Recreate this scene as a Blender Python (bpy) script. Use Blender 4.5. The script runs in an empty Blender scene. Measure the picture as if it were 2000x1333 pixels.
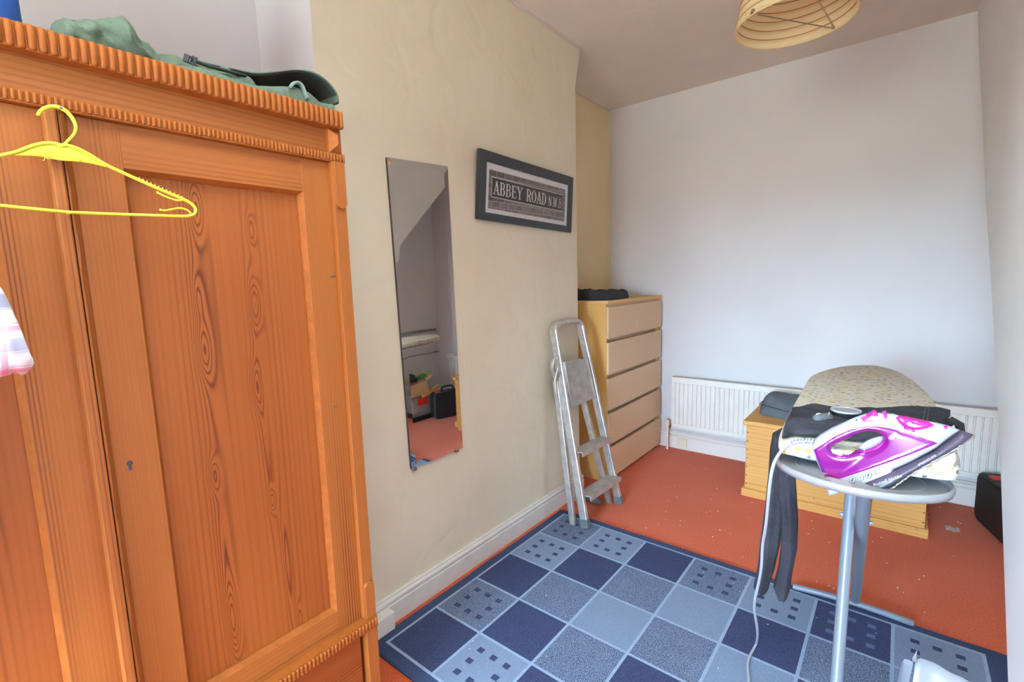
import bpy, bmesh, math, random
from mathutils import Vector, Matrix, noise
from mathutils.geometry import delaunay_2d_cdt
random.seed(7)
scn = bpy.context.scene
C = scn.collection
H = 1.38
# ------------------------------------------------------------------ camera
YAW, PIT, ROL, FPX = 0.68286196, 0.12569331, 0.02930581, 932.48767
fwd = Vector((-math.sin(YAW)*math.cos(PIT), math.cos(YAW)*math.cos(PIT), -math.sin(PIT)))
rt = Vector((math.cos(YAW), math.sin(YAW), 0)); dn = fwd.cross(rt)
CR = math.cos(ROL)*rt + math.sin(ROL)*dn
CD = -math.sin(ROL)*rt + math.cos(ROL)*dn
cam = bpy.data.cameras.new('camera'); co = bpy.data.objects.new('camera', cam); C.objects.link(co)
m = Matrix.Identity(4)
for i in range(3):
    m[i][0] = CR[i]; m[i][1] = -CD[i]; m[i][2] = -fwd[i]
m[2][3] = H
co.matrix_world = m
cam.sensor_width = 36; cam.lens = FPX/2000*36; cam.clip_start = .02
scn.camera = co
# ------------------------------------------------------------------ light
W = bpy.data.worlds.new('world'); scn.world = W; W.use_nodes = True
nt = W.node_tree; nt.nodes.clear()
tc = nt.nodes.new('ShaderNodeTexCoord'); sp = nt.nodes.new('ShaderNodeSeparateXYZ'); nt.links.new(tc.outputs['Generated'], sp.inputs[0])
rp = nt.nodes.new('ShaderNodeValToRGB'); mr = nt.nodes.new('ShaderNodeMapRange')
mr.inputs[1].default_value = -.3; mr.inputs[2].default_value = .6
nt.links.new(sp.outputs[2], mr.inputs[0]); nt.links.new(mr.outputs[0], rp.inputs[0])
e = rp.color_ramp.elements
GROUND = (.29, .325, .28, 1); SKYH = (.70, .97, 1.16, 1); SKYZ = (.54, .84, 1.18, 1)
e[0].position = 0; e[0].color = GROUND; e[1].position = 1; e[1].color = SKYZ
for p, c in ((.31, GROUND), (.37, SKYH)):
    n = e.new(p); n.color = c
bg = nt.nodes.new('ShaderNodeBackground'); bg.inputs[1].default_value = 62.0
wo = nt.nodes.new('ShaderNodeOutputWorld')
nt.links.new(rp.outputs[0], bg.inputs[0]); nt.links.new(bg.outputs[0], wo.inputs[0])
WX0, WX1, WZ0, WZ1, WY = -1.45, .12, .75, 2.06, -2.4       # the window behind the camera
pl_ = bpy.data.lights.new('window_portal', 'AREA'); pl_.shape = 'RECTANGLE'; pl_.size = WX1-WX0; pl_.size_y = WZ1-WZ0
pl_.cycles.is_portal = True
po = bpy.data.objects.new('window_portal', pl_); po.location = ((WX0+WX1)/2, WY, (WZ0+WZ1)/2); po.rotation_euler = (math.radians(90), 0, math.pi)
C.objects.link(po)
# added fill light: unseen panel below the ceiling, above and ahead of the camera
cl = bpy.data.lights.new('ceiling_fill', 'AREA'); cl.shape = 'RECTANGLE'; cl.size = .9; cl.size_y = 1.5; cl.energy = 25; cl.spread = math.radians(125); cl.color = (.86, 1.0, .96)
clo = bpy.data.objects.new('ceiling_fill', cl); clo.location = (-.35, .3, 2.72); clo.rotation_euler = (math.radians(0), 0, 0); C.objects.link(clo)
# added fill light, low under the stairs at the right wall, out of view
wl = bpy.data.lights.new('side_fill', 'AREA'); wl.shape = 'RECTANGLE'; wl.size = .7; wl.size_y = .9; wl.energy = 11; wl.color = (.82, .97, 1.0)
wlo = bpy.data.objects.new('side_fill', wl); wlo.location = (1.03, 1.75, .70); wlo.rotation_euler = (0, math.radians(90), 0); C.objects.link(wlo)
scn.view_settings.view_transform = 'Standard'; scn.view_settings.look = 'None'
scn.view_settings.exposure = 0.08; scn.view_settings.gamma = 1
scn.view_settings.use_curve_mapping = False
scn.render.engine = 'CYCLES'
scn.cycles.max_bounces = 10; scn.cycles.diffuse_bounces = 7; scn.cycles.use_denoising = True
scn.cycles.caustics_reflective = False; scn.cycles.caustics_refractive = False
scn.cycles.sample_clamp_indirect = 6

# ------------------------------------------------------------------ helpers
def ray(px, py):
    return CR*((px-1000)/FPX) + CD*((py-666.5)/FPX) + fwd
def at(px, py, ax, v):
    """point of the room seen at photograph pixel px,py on the plane x/y/z = v"""
    i = 'xyz'.index(ax); d = ray(px, py); c = Vector((0, 0, H))
    return c + d*((v-c[i])/d[i])
def lin(r, g, b):
    f = lambda c: (c/255/12.92) if c/255 <= .04045 else ((c/255+.055)/1.055)**2.4
    return (f(r), f(g), f(b), 1)
class MB:
    def __init__(s): s.v = []; s.f = []; s.m = []
    def add(s, vs, fs, mi=0):
        o = len(s.v); s.v += [Vector(v) for v in vs]
        for f in fs: s.f.append([i+o for i in f]); s.m.append(mi)
        return s
    def box(s, x0, x1, y0, y1, z0, z1, mi=0):
        v = [(x, y, z) for x in (x0, x1) for y in (y0, y1) for z in (z0, z1)]
        return s.add(v, [(0,1,3,2), (4,6,7,5), (0,4,5,1), (2,3,7,6), (0,2,6,4), (1,5,7,3)], mi)
    def hexa(s, p, mi=0):   # 8 points: bottom 4 then top 4
        return s.add(p, [(3,2,1,0), (4,5,6,7), (0,1,5,4), (1,2,6,5), (2,3,7,6), (3,0,4,7)], mi)
    def prism(s, loop, d, mi=0):
        n = len(loop); loop = [Vector(p) for p in loop]; d = Vector(d)
        return s.add(loop+[p+d for p in loop], [list(range(n))[::-1], list(range(n, 2*n))]+[(i, (i+1)%n, n+(i+1)%n, n+i) for i in range(n)], mi)
    def loft(s, rings, cap=True, closed=False, mi=0):
        n = len(rings[0]); vs = [p for r in rings for p in r]; fs = []
        k = len(rings)
        for i in range(k if closed else k-1):
            for j in range(n):
                a = i*n+j; b = i*n+(j+1)%n; c = ((i+1)%k)*n+(j+1)%n; d = ((i+1)%k)*n+j
                fs.append((a, b, c, d))
        if cap and not closed: fs += [list(range(n))[::-1], [(k-1)*n+j for j in range(n)]]
        return s.add(vs, fs, mi)
    def tube(s, path, r, n=8, flat=1.0, closed=False, mi=0, upv=None):
        path = [Vector(p) for p in path]; k = len(path); rings = []
        prev = None
        for i, p in enumerate(path):
            if closed: t = path[(i+1) % k]-path[i-1]
            else: t = path[min(i+1, k-1)]-path[max(i-1, 0)]
            t.normalize()
            u = prev if prev is not None else (Vector(upv) if upv else (Vector((0, 0, 1)) if abs(t.z) < .9 else Vector((1, 0, 0))))
            u = (u-t*u.dot(t)).normalized(); w = t.cross(u); prev = u
            rr = r[i] if isinstance(r, (list, tuple)) else r
            rings.append([p+u*rr*math.cos(a)+w*rr*flat*math.sin(a) for a in [2*math.pi*j/n for j in range(n)]])
        return s.loft(rings, cap=not closed, closed=closed, mi=mi)
    def rod(s, a, b, w, h, up=(0, 0, 1), mi=0):
        a = Vector(a); b = Vector(b); t = (b-a).normalized(); u = Vector(up); u = (u-t*u.dot(t)).normalized(); q = t.cross(u)
        c = lambda p, i, j: p+q*w*i/2+u*h*j/2
        return s.hexa([c(a,-1,-1), c(a,1,-1), c(b,1,-1), c(b,-1,-1), c(a,-1,1), c(a,1,1), c(b,1,1), c(b,-1,1)], mi)
    def build(s, name, mat, parent=None, smooth=False, bevel=0, kind=None, label=None):
        me = bpy.data.meshes.new(name); off = Vector((0, 0, 0)); q = parent
        if parent is not None: off = Vector(parent.get('org', (0, 0, 0)))
        me.from_pydata([v-off for v in s.v], [], s.f)
        mats = mat if isinstance(mat, (list, tuple)) else [mat]
        for mm in mats: me.materials.append(mm)
        if len(mats) > 1: me.polygons.foreach_set('material_index', s.m)
        bm = bmesh.new(); bm.from_mesh(me); bmesh.ops.recalc_face_normals(bm, faces=bm.faces); bm.to_mesh(me); bm.free()
        if smooth:
            me.polygons.foreach_set('use_smooth', [True]*len(me.polygons))
            if smooth != 'all': me.set_sharp_from_angle(angle=math.radians(40))
        me.update()
        o = bpy.data.objects.new(name, me); C.objects.link(o)
        if parent is not None: o.parent = parent; o['org'] = tuple(off)
        if bevel:
            b = o.modifiers.new('bevel', 'BEVEL'); b.width = bevel; b.segments = 2; b.limit_method = 'ANGLE'; b.angle_limit = math.radians(35)
        if kind: o['kind'] = kind
        if label: o['label'] = label
        return o
def thing(name, label, cat, loc, group=None):
    o = bpy.data.objects.new(name, None); C.objects.link(o); o.location = loc; o['org'] = tuple(loc)
    o['label'] = label; o['category'] = cat; o.empty_display_size = .05
    if group: o['group'] = group
    return o
def tag(o, label, cat, group=None):
    o['label'] = label; o['category'] = cat
    if group: o['group'] = group
    return o
def struct(mb, name, mat, **k):
    return mb.build(name, mat, None, kind='structure', **k)
def inside(p, poly):
    r = False; n = len(poly)
    for i in range(n):
        a = poly[i]; b = poly[i-1]
        if (a[1] > p[1]) != (b[1] > p[1]) and p[0] < (b[0]-a[0])*(p[1]-a[1])/(b[1]-a[1])+a[0]: r = not r
    return r
def dseg(p, a, b):
    ab = (b[0]-a[0], b[1]-a[1]); L = ab[0]**2+ab[1]**2 or 1e-12
    t = max(0, min(1, ((p[0]-a[0])*ab[0]+(p[1]-a[1])*ab[1])/L))
    return math.hypot(p[0]-a[0]-ab[0]*t, p[1]-a[1]-ab[1]*t)
def smoothpoly(pts, it=2, closed=True):
    for _ in range(it):
        q = []; n = len(pts)
        if not closed: q.append(pts[0])
        for i in range(n if closed else n-1):
            a, b = pts[i], pts[(i+1) % n]
            q += [tuple(a[k]*.75+b[k]*.25 for k in range(len(a))), tuple(a[k]*.25+b[k]*.75 for k in range(len(a)))]
        if not closed: q.append(pts[-1])
        pts = q
    return pts
def puff(mb, outline, holes, step, thick, fn, rim=.008, back=True, mi=0):
    """fills a 2-D outline; thick(a,b) = half thickness; fn(a,b,t) -> 3-D; rounded rim of width rim"""
    loops = [outline]+list(holes); pts = []; edges = []; bound = []
    for lp in loops:
        q = []
        for i, a in enumerate(lp):
            b = lp[(i+1) % len(lp)]; L = math.hypot(b[0]-a[0], b[1]-a[1]); k = max(1, int(L/step))
            for j in range(k): q.append((a[0]+(b[0]-a[0])*j/k, a[1]+(b[1]-a[1])*j/k))
        o = len(pts); pts += q; edges += [(o+i, o+(i+1) % len(q)) for i in range(len(q))]
        bound += [(q[i], q[(i+1) % len(q)]) for i in range(len(q))]
    nb = len(pts)
    xs = [p[0] for p in outline]; ys = [p[1] for p in outline]
    ok = lambda p: inside(p, outline) and not any(inside(p, h) for h in holes)
    dist = {}
    a = min(xs); row = 0
    while a < max(xs):
        b = min(ys)+(step/2 if row % 2 else 0)
        while b < max(ys):
            if ok((a, b)):
                d = min(dseg((a, b), s0, s1) for s0, s1 in bound)
                if d > step*.4: pts.append((a, b))
            b += step
        a += step*.87; row += 1
    V, E_, F, *_ = delaunay_2d_cdt([Vector(p) for p in pts], edges, [], 0, 1e-7)
    V = [(v[0], v[1]) for v in V]
    F = [f for f in F if ok((sum(V[i][0] for i in f)/3, sum(V[i][1] for i in f)/3))]
    D = [min(dseg(v, s0, s1) for s0, s1 in bound) for v in V]
    prof = [math.sqrt(max(0, 1-(1-min(d/rim, 1))**2)) if rim > 0 else 1 for d in D]
    n = len(V)
    vs = [fn(v[0], v[1], thick(*v)*(pr if rim > 0 else 1)) for v, pr in zip(V, prof)]
    fs = [tuple(f) for f in F]
    ec = {}
    for f in F:
        for i in range(3):
            k = (f[i], f[(i+1) % 3]); ec[k] = ec.get(k, 0)+1
    be = [k for k in ec if (k[1], k[0]) not in ec]
    if back:
        vs += [fn(v[0], v[1], -thick(*v)*(pr if rim > 0 else 1)) for v, pr in zip(V, prof)]
        fs += [tuple(i+n for i in f)[::-1] for f in F]
        fs += [(j, i, i+n, j+n) for i, j in be]
    return mb.add(vs, fs, mi)
def text_mb(mb, s, size, fn, shear=0, res=3, offset=0, xs=1.0):
    cu = bpy.data.curves.new('t', 'FONT'); cu.body = s; cu.size = size; cu.shear = shear; cu.resolution_u = res; cu.fill_mode = 'FRONT'; cu.offset = offset
    o = bpy.data.objects.new('t', cu); C.objects.link(o)
    dg = bpy.context.evaluated_depsgraph_get(); me = bpy.data.meshes.new_from_object(o.evaluated_get(dg))
    mb.add([fn(v.co.x*xs, v.co.y) for v in me.vertices], [tuple(p.vertices) for p in me.polygons])
    bpy.data.objects.remove(o); bpy.data.curves.remove(cu); bpy.data.meshes.remove(me)

# ------------------------------------------------------------------ materials
def newmat(name):
    m = bpy.data.materials.new(name); m.use_nodes = True; n = m.node_tree
    return m, n, n.nodes['Principled BSDF'], lambda t: n.nodes.new(t), n.links.new
def mat(name, col, rough=.6, metal=0, bump=0, bscale=80, var=0, vscale=4, spec=.5, col2=None, trans=0, coat=0, alpha=1, sheen=0, detail=4):
    m, n, b, N, Lk = newmat(name)
    b.inputs['Base Color'].default_value = col; b.inputs['Roughness'].default_value = rough; b.inputs['Metallic'].default_value = metal
    b.inputs['Specular IOR Level'].default_value = spec; b.inputs['Transmission Weight'].default_value = trans; b.inputs['Coat Weight'].default_value = coat
    b.inputs['Alpha'].default_value = alpha; b.inputs['Sheen Weight'].default_value = sheen
    t = N('ShaderNodeTexCoord')
    if bump:
        a = N('ShaderNodeTexNoise'); a.inputs['Scale'].default_value = bscale; a.inputs['Detail'].default_value = detail; Lk(t.outputs['Object'], a.inputs['Vector'])
        bp = N('ShaderNodeBump'); bp.inputs['Strength'].default_value = bump; bp.inputs['Distance'].default_value = .01
        Lk(a.outputs['Fac'], bp.inputs['Height']); Lk(bp.outputs[0], b.inputs['Normal'])
    if var:
        a = N('ShaderNodeTexNoise'); a.inputs['Scale'].default_value = vscale; a.inputs['Detail'].default_value = 5; Lk(t.outputs['Object'], a.inputs['Vector'])
        r = N('ShaderNodeMapRange'); r.inputs[1].default_value = .35; r.inputs[2].default_value = .65; Lk(a.outputs['Fac'], r.inputs[0])
        x = N('ShaderNodeMix'); x.data_type = 'RGBA'; c2 = col2 or tuple(c*(1-var) for c in col[:3])+(1,)
        x.inputs['A'].default_value = col; x.inputs['B'].default_value = c2; Lk(r.outputs[0], x.inputs['Factor']); Lk(x.outputs['Result'], b.inputs['Base Color'])
    return m
def wood(name, c1, c2, c3, grain='z', cross='y', F=110, B=5, rough=.5, knots=1, gs=.55, seed=0, streak=.5, coat=.04, lines=.75, eyes=()):
    """pine: rings = sin(cross*F + noise), with knots pulling the rings into eyes"""
    m, n, b, N, Lk = newmat(name)
    b.inputs['Roughness'].default_value = rough; b.inputs['Coat Weight'].default_value = coat; b.inputs['Coat Roughness'].default_value = .3; b.inputs['Specular IOR Level'].default_value = .3
    t = N('ShaderNodeTexCoord'); s = N('ShaderNodeSeparateXYZ'); Lk(t.outputs['Object'], s.inputs[0])
    ig = 'xyz'.index(grain); ic = 'xyz'.index(cross)
    def M(op, a, bb=None, c=None):
        q = N('ShaderNodeMath'); q.operation = op
        for k, v in enumerate((a, bb, c)):
            if v is None: continue
            if isinstance(v, (int, float)): q.inputs[k].default_value = v
            else: Lk(v, q.inputs[k])
        return q.outputs[0]
    def vec(sc, sg, off=0):
        q = N('ShaderNodeCombineXYZ'); Lk(M('MULTIPLY_ADD', s.outputs[ic], sc, off), q.inputs[0]); Lk(M('MULTIPLY', s.outputs[ig], sg), q.inputs[1])
        Lk(M('MULTIPLY', s.outputs[3-ig-ic], 2.0), q.inputs[2]); return q.outputs[0]
    def ns(v, sc, det=2):
        q = N('ShaderNodeTexNoise'); q.inputs['Scale'].default_value = sc; q.inputs['Detail'].default_value = det; Lk(v, q.inputs['Vector']); return q.outputs['Fac']
    v1 = vec(7, gs, seed*3.7); n1 = ns(v1, 1.0, 1)
    val = M('ADD', M('MULTIPLY', s.outputs[ic], F), M('MULTIPLY', n1, B*6.28))
    vo = N('ShaderNodeTexVoronoi'); vo.inputs['Scale'].default_value = 1; Lk(vec(5.5, 2.6, seed*1.3), vo.inputs['Vector'])
    kd = vo.outputs['Distance']
    vr = N('ShaderNodeSeparateColor'); Lk(vo.outputs['Color'], vr.inputs[0])
    act = M('GREATER_THAN', vr.outputs[0], 1-.45*knots)
    kk = M('MULTIPLY', M('MULTIPLY', M('POWER', 2.718, M('MULTIPLY', kd, -9.0)), 22.0), act)
    val = M('ADD', val, kk)
    gsum = None
    for (ey, ez, wy, wz, K) in eyes:
        a = M('MULTIPLY_ADD', s.outputs[ic], 1/wy, -(ey-.19)/wy); a = M('MULTIPLY', a, a)
        c = M('MULTIPLY_ADD', s.outputs[ig], 1/wz, -ez/wz); c = M('MULTIPLY', c, c)
        g = M('POWER', 2.718, M('MULTIPLY', M('ADD', a, c), -1.0))
        val = M('MULTIPLY_ADD', g, K, val)
        g2 = M('POWER', 2.718, M('MULTIPLY', M('ADD', a, c), -.35)); gsum = g2 if gsum is None else M('MAXIMUM', gsum, g2)
    sn = M('MULTIPLY_ADD', M('SINE', val), .5, .5); sn = M('POWER', sn, 3.0)
    n2 = ns(vec(160, 2.2, seed), 1.0, 2); n3 = ns(vec(3, .5, seed+9), 1.5, 2); n4 = ns(vec(16, .4, seed+4), 1.0, 2)
    msk = N('ShaderNodeMapRange'); msk.inputs[1].default_value = .46; msk.inputs[2].default_value = .66; Lk(n4, msk.inputs[0])
    amt = M('MULTIPLY_ADD', msk.outputs[0], lines, .12)
    if gsum is not None: amt = M('MAXIMUM', amt, M('MULTIPLY', gsum, .95))
    line = M('MULTIPLY', sn, amt)
    x1 = N('ShaderNodeMix'); x1.data_type = 'RGBA'; x1.inputs['A'].default_value = c1; x1.inputs['B'].default_value = c2; Lk(line, x1.inputs['Factor'])
    st = N('ShaderNodeMapRange'); st.inputs[1].default_value = .3; st.inputs[2].default_value = .75; st.inputs[4].default_value = streak; Lk(n2, st.inputs[0])
    x2 = N('ShaderNodeMix'); x2.data_type = 'RGBA'; x2.inputs['B'].default_value = c3; Lk(x1.outputs['Result'], x2.inputs['A'])
    br = N('ShaderNodeMapRange'); br.inputs[1].default_value = .35; br.inputs[2].default_value = .7; br.inputs[4].default_value = .6; Lk(n3, br.inputs[0])
    Lk(M('MULTIPLY', M('ADD', st.outputs[0], br.outputs[0]), .5), x2.inputs['Factor'])
    kc = M('MULTIPLY', M('LESS_THAN', kd, .045), act)
    x3 = N('ShaderNodeMix'); x3.data_type = 'RGBA'; x3.inputs['B'].default_value = tuple(c*.45 for c in c2[:3])+(1,)
    Lk(x2.outputs['Result'], x3.inputs['A']); Lk(M('MULTIPLY', kc, .8), x3.inputs['Factor']); Lk(x3.outputs['Result'], b.inputs['Base Color'])
    bp = N('ShaderNodeBump'); bp.inputs['Strength'].default_value = .05; bp.inputs['Distance'].default_value = .001; Lk(M('ADD', sn, n2), bp.inputs['Height']); Lk(bp.outputs[0], b.inputs['Normal'])
    return m
P1, P2, P3 = lin(156, 91, 38), lin(86, 34, 12), lin(132, 64, 21)
EYES = [(.407, 1.56, .014, .06, 24), (.392, 1.36, .009, .05, 12), (.392, 1.243, .014, .06, 22), (.520, 1.519, .009, .035, 16), (.513, 1.341, .013, .06, 24),
        (.496, 1.138, .012, .06, 22), (.385, .948, .011, .04, 18), (.509, .839, .009, .03, 18), (.390, .574, .014, .09, 32), (.645, .60, .007, .12, 20), (.55, .48, .008, .05, 14),
        (.397, 1.30, .020, .30, 12), (.388, .74, .016, .20, 16), (.505, 1.10, .010, .28, 9), (.53, .66, .009, .16, 10),
        (.03, 1.2, .015, .2, 16), (-.12, .8, .014, .2, 18)]
pine_v = wood('pine_upright', P1, P2, P3, 'z', 'y', F=900, B=6, seed=1, knots=.3, gs=.22, lines=1.0)
pine_panel = wood('pine_panel', lin(152, 84, 32), lin(68, 21, 7), lin(128, 56, 17), 'z', 'y', F=420, B=5, seed=2, gs=.2, knots=0, lines=.3, eyes=EYES)
pine_h = wood('pine_level', P1, P2, P3, 'y', 'z', F=420, B=7, gs=.3, seed=3, knots=.9, lines=.55)
pine_drawer = wood('pine_drawer', lin(142, 72, 30), P2, lin(124, 54, 20), 'y', 'z', F=520, B=6, gs=.3, seed=5, knots=.7)
pine_edge = mat('pine_moulding', lin(156, 86, 34), .55, var=.2, vscale=40, bump=.1, bscale=60, coat=0, spec=.2)
pine_dark = mat('pine_shadow_gap', lin(90, 45, 20), .7)
trunk_x = wood('trunk_pine', lin(214, 166, 98), lin(166, 106, 50), lin(202, 148, 78), 'x', 'z', F=300, B=5, gs=.35, seed=6, knots=.5, rough=.5, lines=.35)
birch_f = wood('birch_front', lin(226, 200, 168), lin(208, 178, 146), lin(218, 190, 158), 'y', 'z', F=900, B=8, gs=.3, seed=7, knots=0, streak=.5, rough=.5, coat=0)
birch_s = wood('birch_side', lin(222, 176, 106), lin(206, 156, 84), lin(214, 166, 94), 'z', 'x', F=500, B=5, gs=.3, seed=8, knots=0, rough=.5, coat=0)
birch_t = wood('birch_top', lin(222, 182, 130), lin(206, 160, 104), lin(216, 172, 116), 'y', 'x', F=500, B=5, gs=.3, seed=9, knots=0, rough=.5, coat=0)
def plaster(name, col, col2, lump=.25):
    m, n, b, N, Lk = newmat(name)
    b.inputs['Roughness'].default_value = .75; b.inputs['Specular IOR Level'].default_value = .25
    t = N('ShaderNodeTexCoord')
    a = N('ShaderNodeTexNoise'); a.inputs['Scale'].default_value = 2.2; a.inputs['Detail'].default_value = 3; Lk(t.outputs['Object'], a.inputs['Vector'])
    x = N('ShaderNodeMix'); x.data_type = 'RGBA'; x.inputs['A'].default_value = col; x.inputs['B'].default_value = col2
    r = N('ShaderNodeMapRange'); r.inputs[1].default_value = .35; r.inputs[2].default_value = .7; Lk(a.outputs['Fac'], r.inputs[0]); Lk(r.outputs[0], x.inputs['Factor'])
    Lk(x.outputs['Result'], b.inputs['Base Color'])
    a1 = N('ShaderNodeTexNoise'); a1.inputs['Scale'].default_value = 5; a1.inputs['Detail'].default_value = 2; a1.inputs['Distortion'].default_value = .8; Lk(t.outputs['Object'], a1.inputs['Vector'])
    a2 = N('ShaderNodeTexNoise'); a2.inputs['Scale'].default_value = 90; a2.inputs['Detail'].default_value = 3; Lk(t.outputs['Object'], a2.inputs['Vector'])
    q = N('ShaderNodeMath'); q.operation = 'MULTIPLY_ADD'; q.inputs[1].default_value = .05; Lk(a2.outputs['Fac'], q.inputs[0]); Lk(a1.outputs['Fac'], q.inputs[2])
    bp = N('ShaderNodeBump'); bp.inputs['Strength'].default_value = lump; bp.inputs['Distance'].default_value = .02; Lk(q.outputs[0], bp.inputs['Height']); Lk(bp.outputs[0], b.inputs['Normal'])
    return m
m_beige = plaster('beige_plaster', lin(226, 217, 195), lin(220, 209, 185), .4)
m_beige2 = plaster('beige_plaster_alcove', lin(236, 218, 178), lin(228, 208, 167), .2)
m_white = plaster('lilac_white_plaster', lin(220, 220, 224), lin(215, 214, 218), .12)
m_ceil = plaster('ceiling_plaster', lin(232, 226, 217), lin(226, 219, 209), .3)
m_bulk = plaster('grey_white_gloss_wall', lin(230, 236, 242), lin(222, 227, 232), .15)
m_skirt = mat('skirting_paint', lin(222, 218, 216), .4, bump=.05, bscale=30, var=.08, vscale=15)
m_rad = mat('radiator_enamel', lin(232, 232, 228), .35, var=.05, vscale=8)
m_gloss = mat('white_gloss', lin(228, 226, 222), .35)
def carpetmat():
    m, n, b, N, Lk = newmat('rust_carpet')
    b.inputs['Roughness'].default_value = .95; b.inputs['Sheen Weight'].default_value = .2; b.inputs['Specular IOR Level'].default_value = .15
    t = N('ShaderNodeTexCoord')
    a = N('ShaderNodeTexNoise'); a.inputs['Scale'].default_value = 150; a.inputs['Detail'].default_value = 6; a.inputs['Roughness'].default_value = .7; Lk(t.outputs['Object'], a.inputs['Vector'])
    c = N('ShaderNodeTexNoise'); c.inputs['Scale'].default_value = 3; c.inputs['Detail'].default_value = 5; Lk(t.outputs['Object'], c.inputs['Vector'])
    x = N('ShaderNodeMix'); x.data_type = 'RGBA'; x.inputs['A'].default_value = lin(218, 98, 50); x.inputs['B'].default_value = lin(172, 64, 28)
    ra = N('ShaderNodeMapRange'); ra.inputs[1].default_value = .35; ra.inputs[2].default_value = .65; Lk(a.outputs['Fac'], ra.inputs[0]); Lk(ra.outputs[0], x.inputs['Factor'])
    r = N('ShaderNodeMapRange'); r.inputs[1].default_value = .45; r.inputs[2].default_value = .75; r.inputs[4].default_value = .5; Lk(c.outputs['Fac'], r.inputs[0])
    y = N('ShaderNodeMix'); y.data_type = 'RGBA'; y.inputs['B'].default_value = lin(204, 98, 58); Lk(x.outputs['Result'], y.inputs['A']); Lk(r.outputs[0], y.inputs['Factor'])
    Lk(y.outputs['Result'], b.inputs['Base Color'])
    bp = N('ShaderNodeBump'); bp.inputs['Strength'].default_value = .5; bp.inputs['Distance'].default_value = .004; Lk(a.outputs['Fac'], bp.inputs['Height']); Lk(bp.outputs[0], b.inputs['Normal'])
    return m
m_carpet = carpetmat()
def rugmat(name, ca, cb, lo=.4, hi=.6, sc=330):
    m, n, b, N, Lk = newmat(name)
    b.inputs['Roughness'].default_value = .95; b.inputs['Specular IOR Level'].default_value = .1
    t = N('ShaderNodeTexCoord')
    a = N('ShaderNodeTexNoise'); a.inputs['Scale'].default_value = sc; a.inputs['Detail'].default_value = 2; Lk(t.outputs['Object'], a.inputs['Vector'])
    r = N('ShaderNodeMapRange'); r.inputs[1].default_value = lo; r.inputs[2].default_value = hi; Lk(a.outputs['Fac'], r.inputs[0])
    x = N('ShaderNodeMix'); x.data_type = 'RGBA'; x.inputs['A'].default_value = ca; x.inputs['B'].default_value = cb; Lk(r.outputs[0], x.inputs['Factor'])
    c = N('ShaderNodeTexNoise'); c.inputs['Scale'].default_value = 14; c.inputs['Detail'].default_value = 4; Lk(t.outputs['Object'], c.inputs['Vector'])
    y = N('ShaderNodeMix'); y.data_type = 'RGBA'; y.inputs['B'].default_value = cb; Lk(x.outputs['Result'], y.inputs['A'])
    r2 = N('ShaderNodeMapRange'); r2.inputs[1].default_value = .5; r2.inputs[2].default_value = .8; r2.inputs[4].default_value = .3; Lk(c.outputs['Fac'], r2.inputs[0]); Lk(r2.outputs[0], y.inputs['Factor'])
    Lk(y.outputs['Result'], b.inputs['Base Color'])
    bp = N('ShaderNodeBump'); bp.inputs['Strength'].default_value = .4; bp.inputs['Distance'].default_value = .004; Lk(a.outputs['Fac'], bp.inputs['Height']); Lk(bp.outputs[0], b.inputs['Normal'])
    return m
r_navy = rugmat('rug_navy', lin(50, 57, 88), lin(68, 76, 108))
r_light = rugmat('rug_light_blue', lin(126, 141, 166), lin(112, 128, 154))
r_tweed = rugmat('rug_tweed', lin(58, 68, 98), lin(124, 138, 162), .45, .55, 300)
r_line = rugmat('rug_line', lin(150, 168, 194), lin(128, 148, 178))
r_edge = rugmat('rug_border', lin(54, 64, 94), lin(68, 80, 112))
r_faint = rugmat('rug_faint', lin(84, 96, 132), lin(96, 108, 144))
m_alu = mat('aluminium', lin(196, 198, 200), .38, .75, bump=.15, bscale=40, var=.2, vscale=25, col2=lin(222, 222, 220))
m_alud = mat('grooved_aluminium', lin(182, 176, 172), .5, .5, bump=.1, bscale=60, var=.2, vscale=18, col2=lin(205, 200, 196))
m_rubber = mat('grey_rubber', lin(92, 98, 104), .7)
m_black = mat('black_paint', lin(52, 54, 58), .45, bump=.1, bscale=90)
m_dark = mat('dark_cloth', lin(50, 50, 56), .95, bump=.6, bscale=60, var=.3, vscale=12)
m_denim = mat('dark_denim', lin(48, 48, 56), .95, bump=.5, bscale=160, var=.3, vscale=7, col2=lin(66, 66, 76), spec=.2)
m_blackcase = mat('black_plastic', lin(28, 29, 32), .55, bump=.2, bscale=200)
m_red = mat('red_plastic', lin(206, 48, 34), .4)
m_greybag = mat('grey_fabric', lin(92, 100, 110), .85, bump=.4, bscale=80, var=.25, vscale=14)
m_blue = mat('blue_fabric', lin(34, 84, 168), .7, var=.3, vscale=9)
m_green = mat('olive_canvas', lin(104, 122, 104), .8, bump=.3, bscale=120, var=.25, vscale=8)
m_greend = mat('dark_olive_lining', lin(56, 62, 56), .85, bump=.2, bscale=100)
m_yellow = mat('yellow_plastic', lin(206, 208, 62), .4, spec=.4)
m_leg = mat('grey_tube_paint', lin(112, 122, 136), .4, 0, coat=.1)
m_tray = mat('grey_tray_paint', lin(150, 153, 158), .35, .1, bump=.05, bscale=30, coat=.3, var=.1, vscale=20)
m_wplas = mat('white_plastic', lin(162, 168, 180), .3)
m_purple = mat('purple_plastic', lin(122, 8, 120), .2, coat=.6)
m_pink = mat('magenta_plastic', lin(170, 34, 150), .2, coat=.4)
m_band = mat('slate_plastic', lin(72, 65, 84), .35)
m_sole = mat('steel_soleplate', lin(196, 190, 180), .3, .8)
m_brass = mat('dull_metal', lin(150, 146, 140), .35, .9)
m_paper = None
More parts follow.
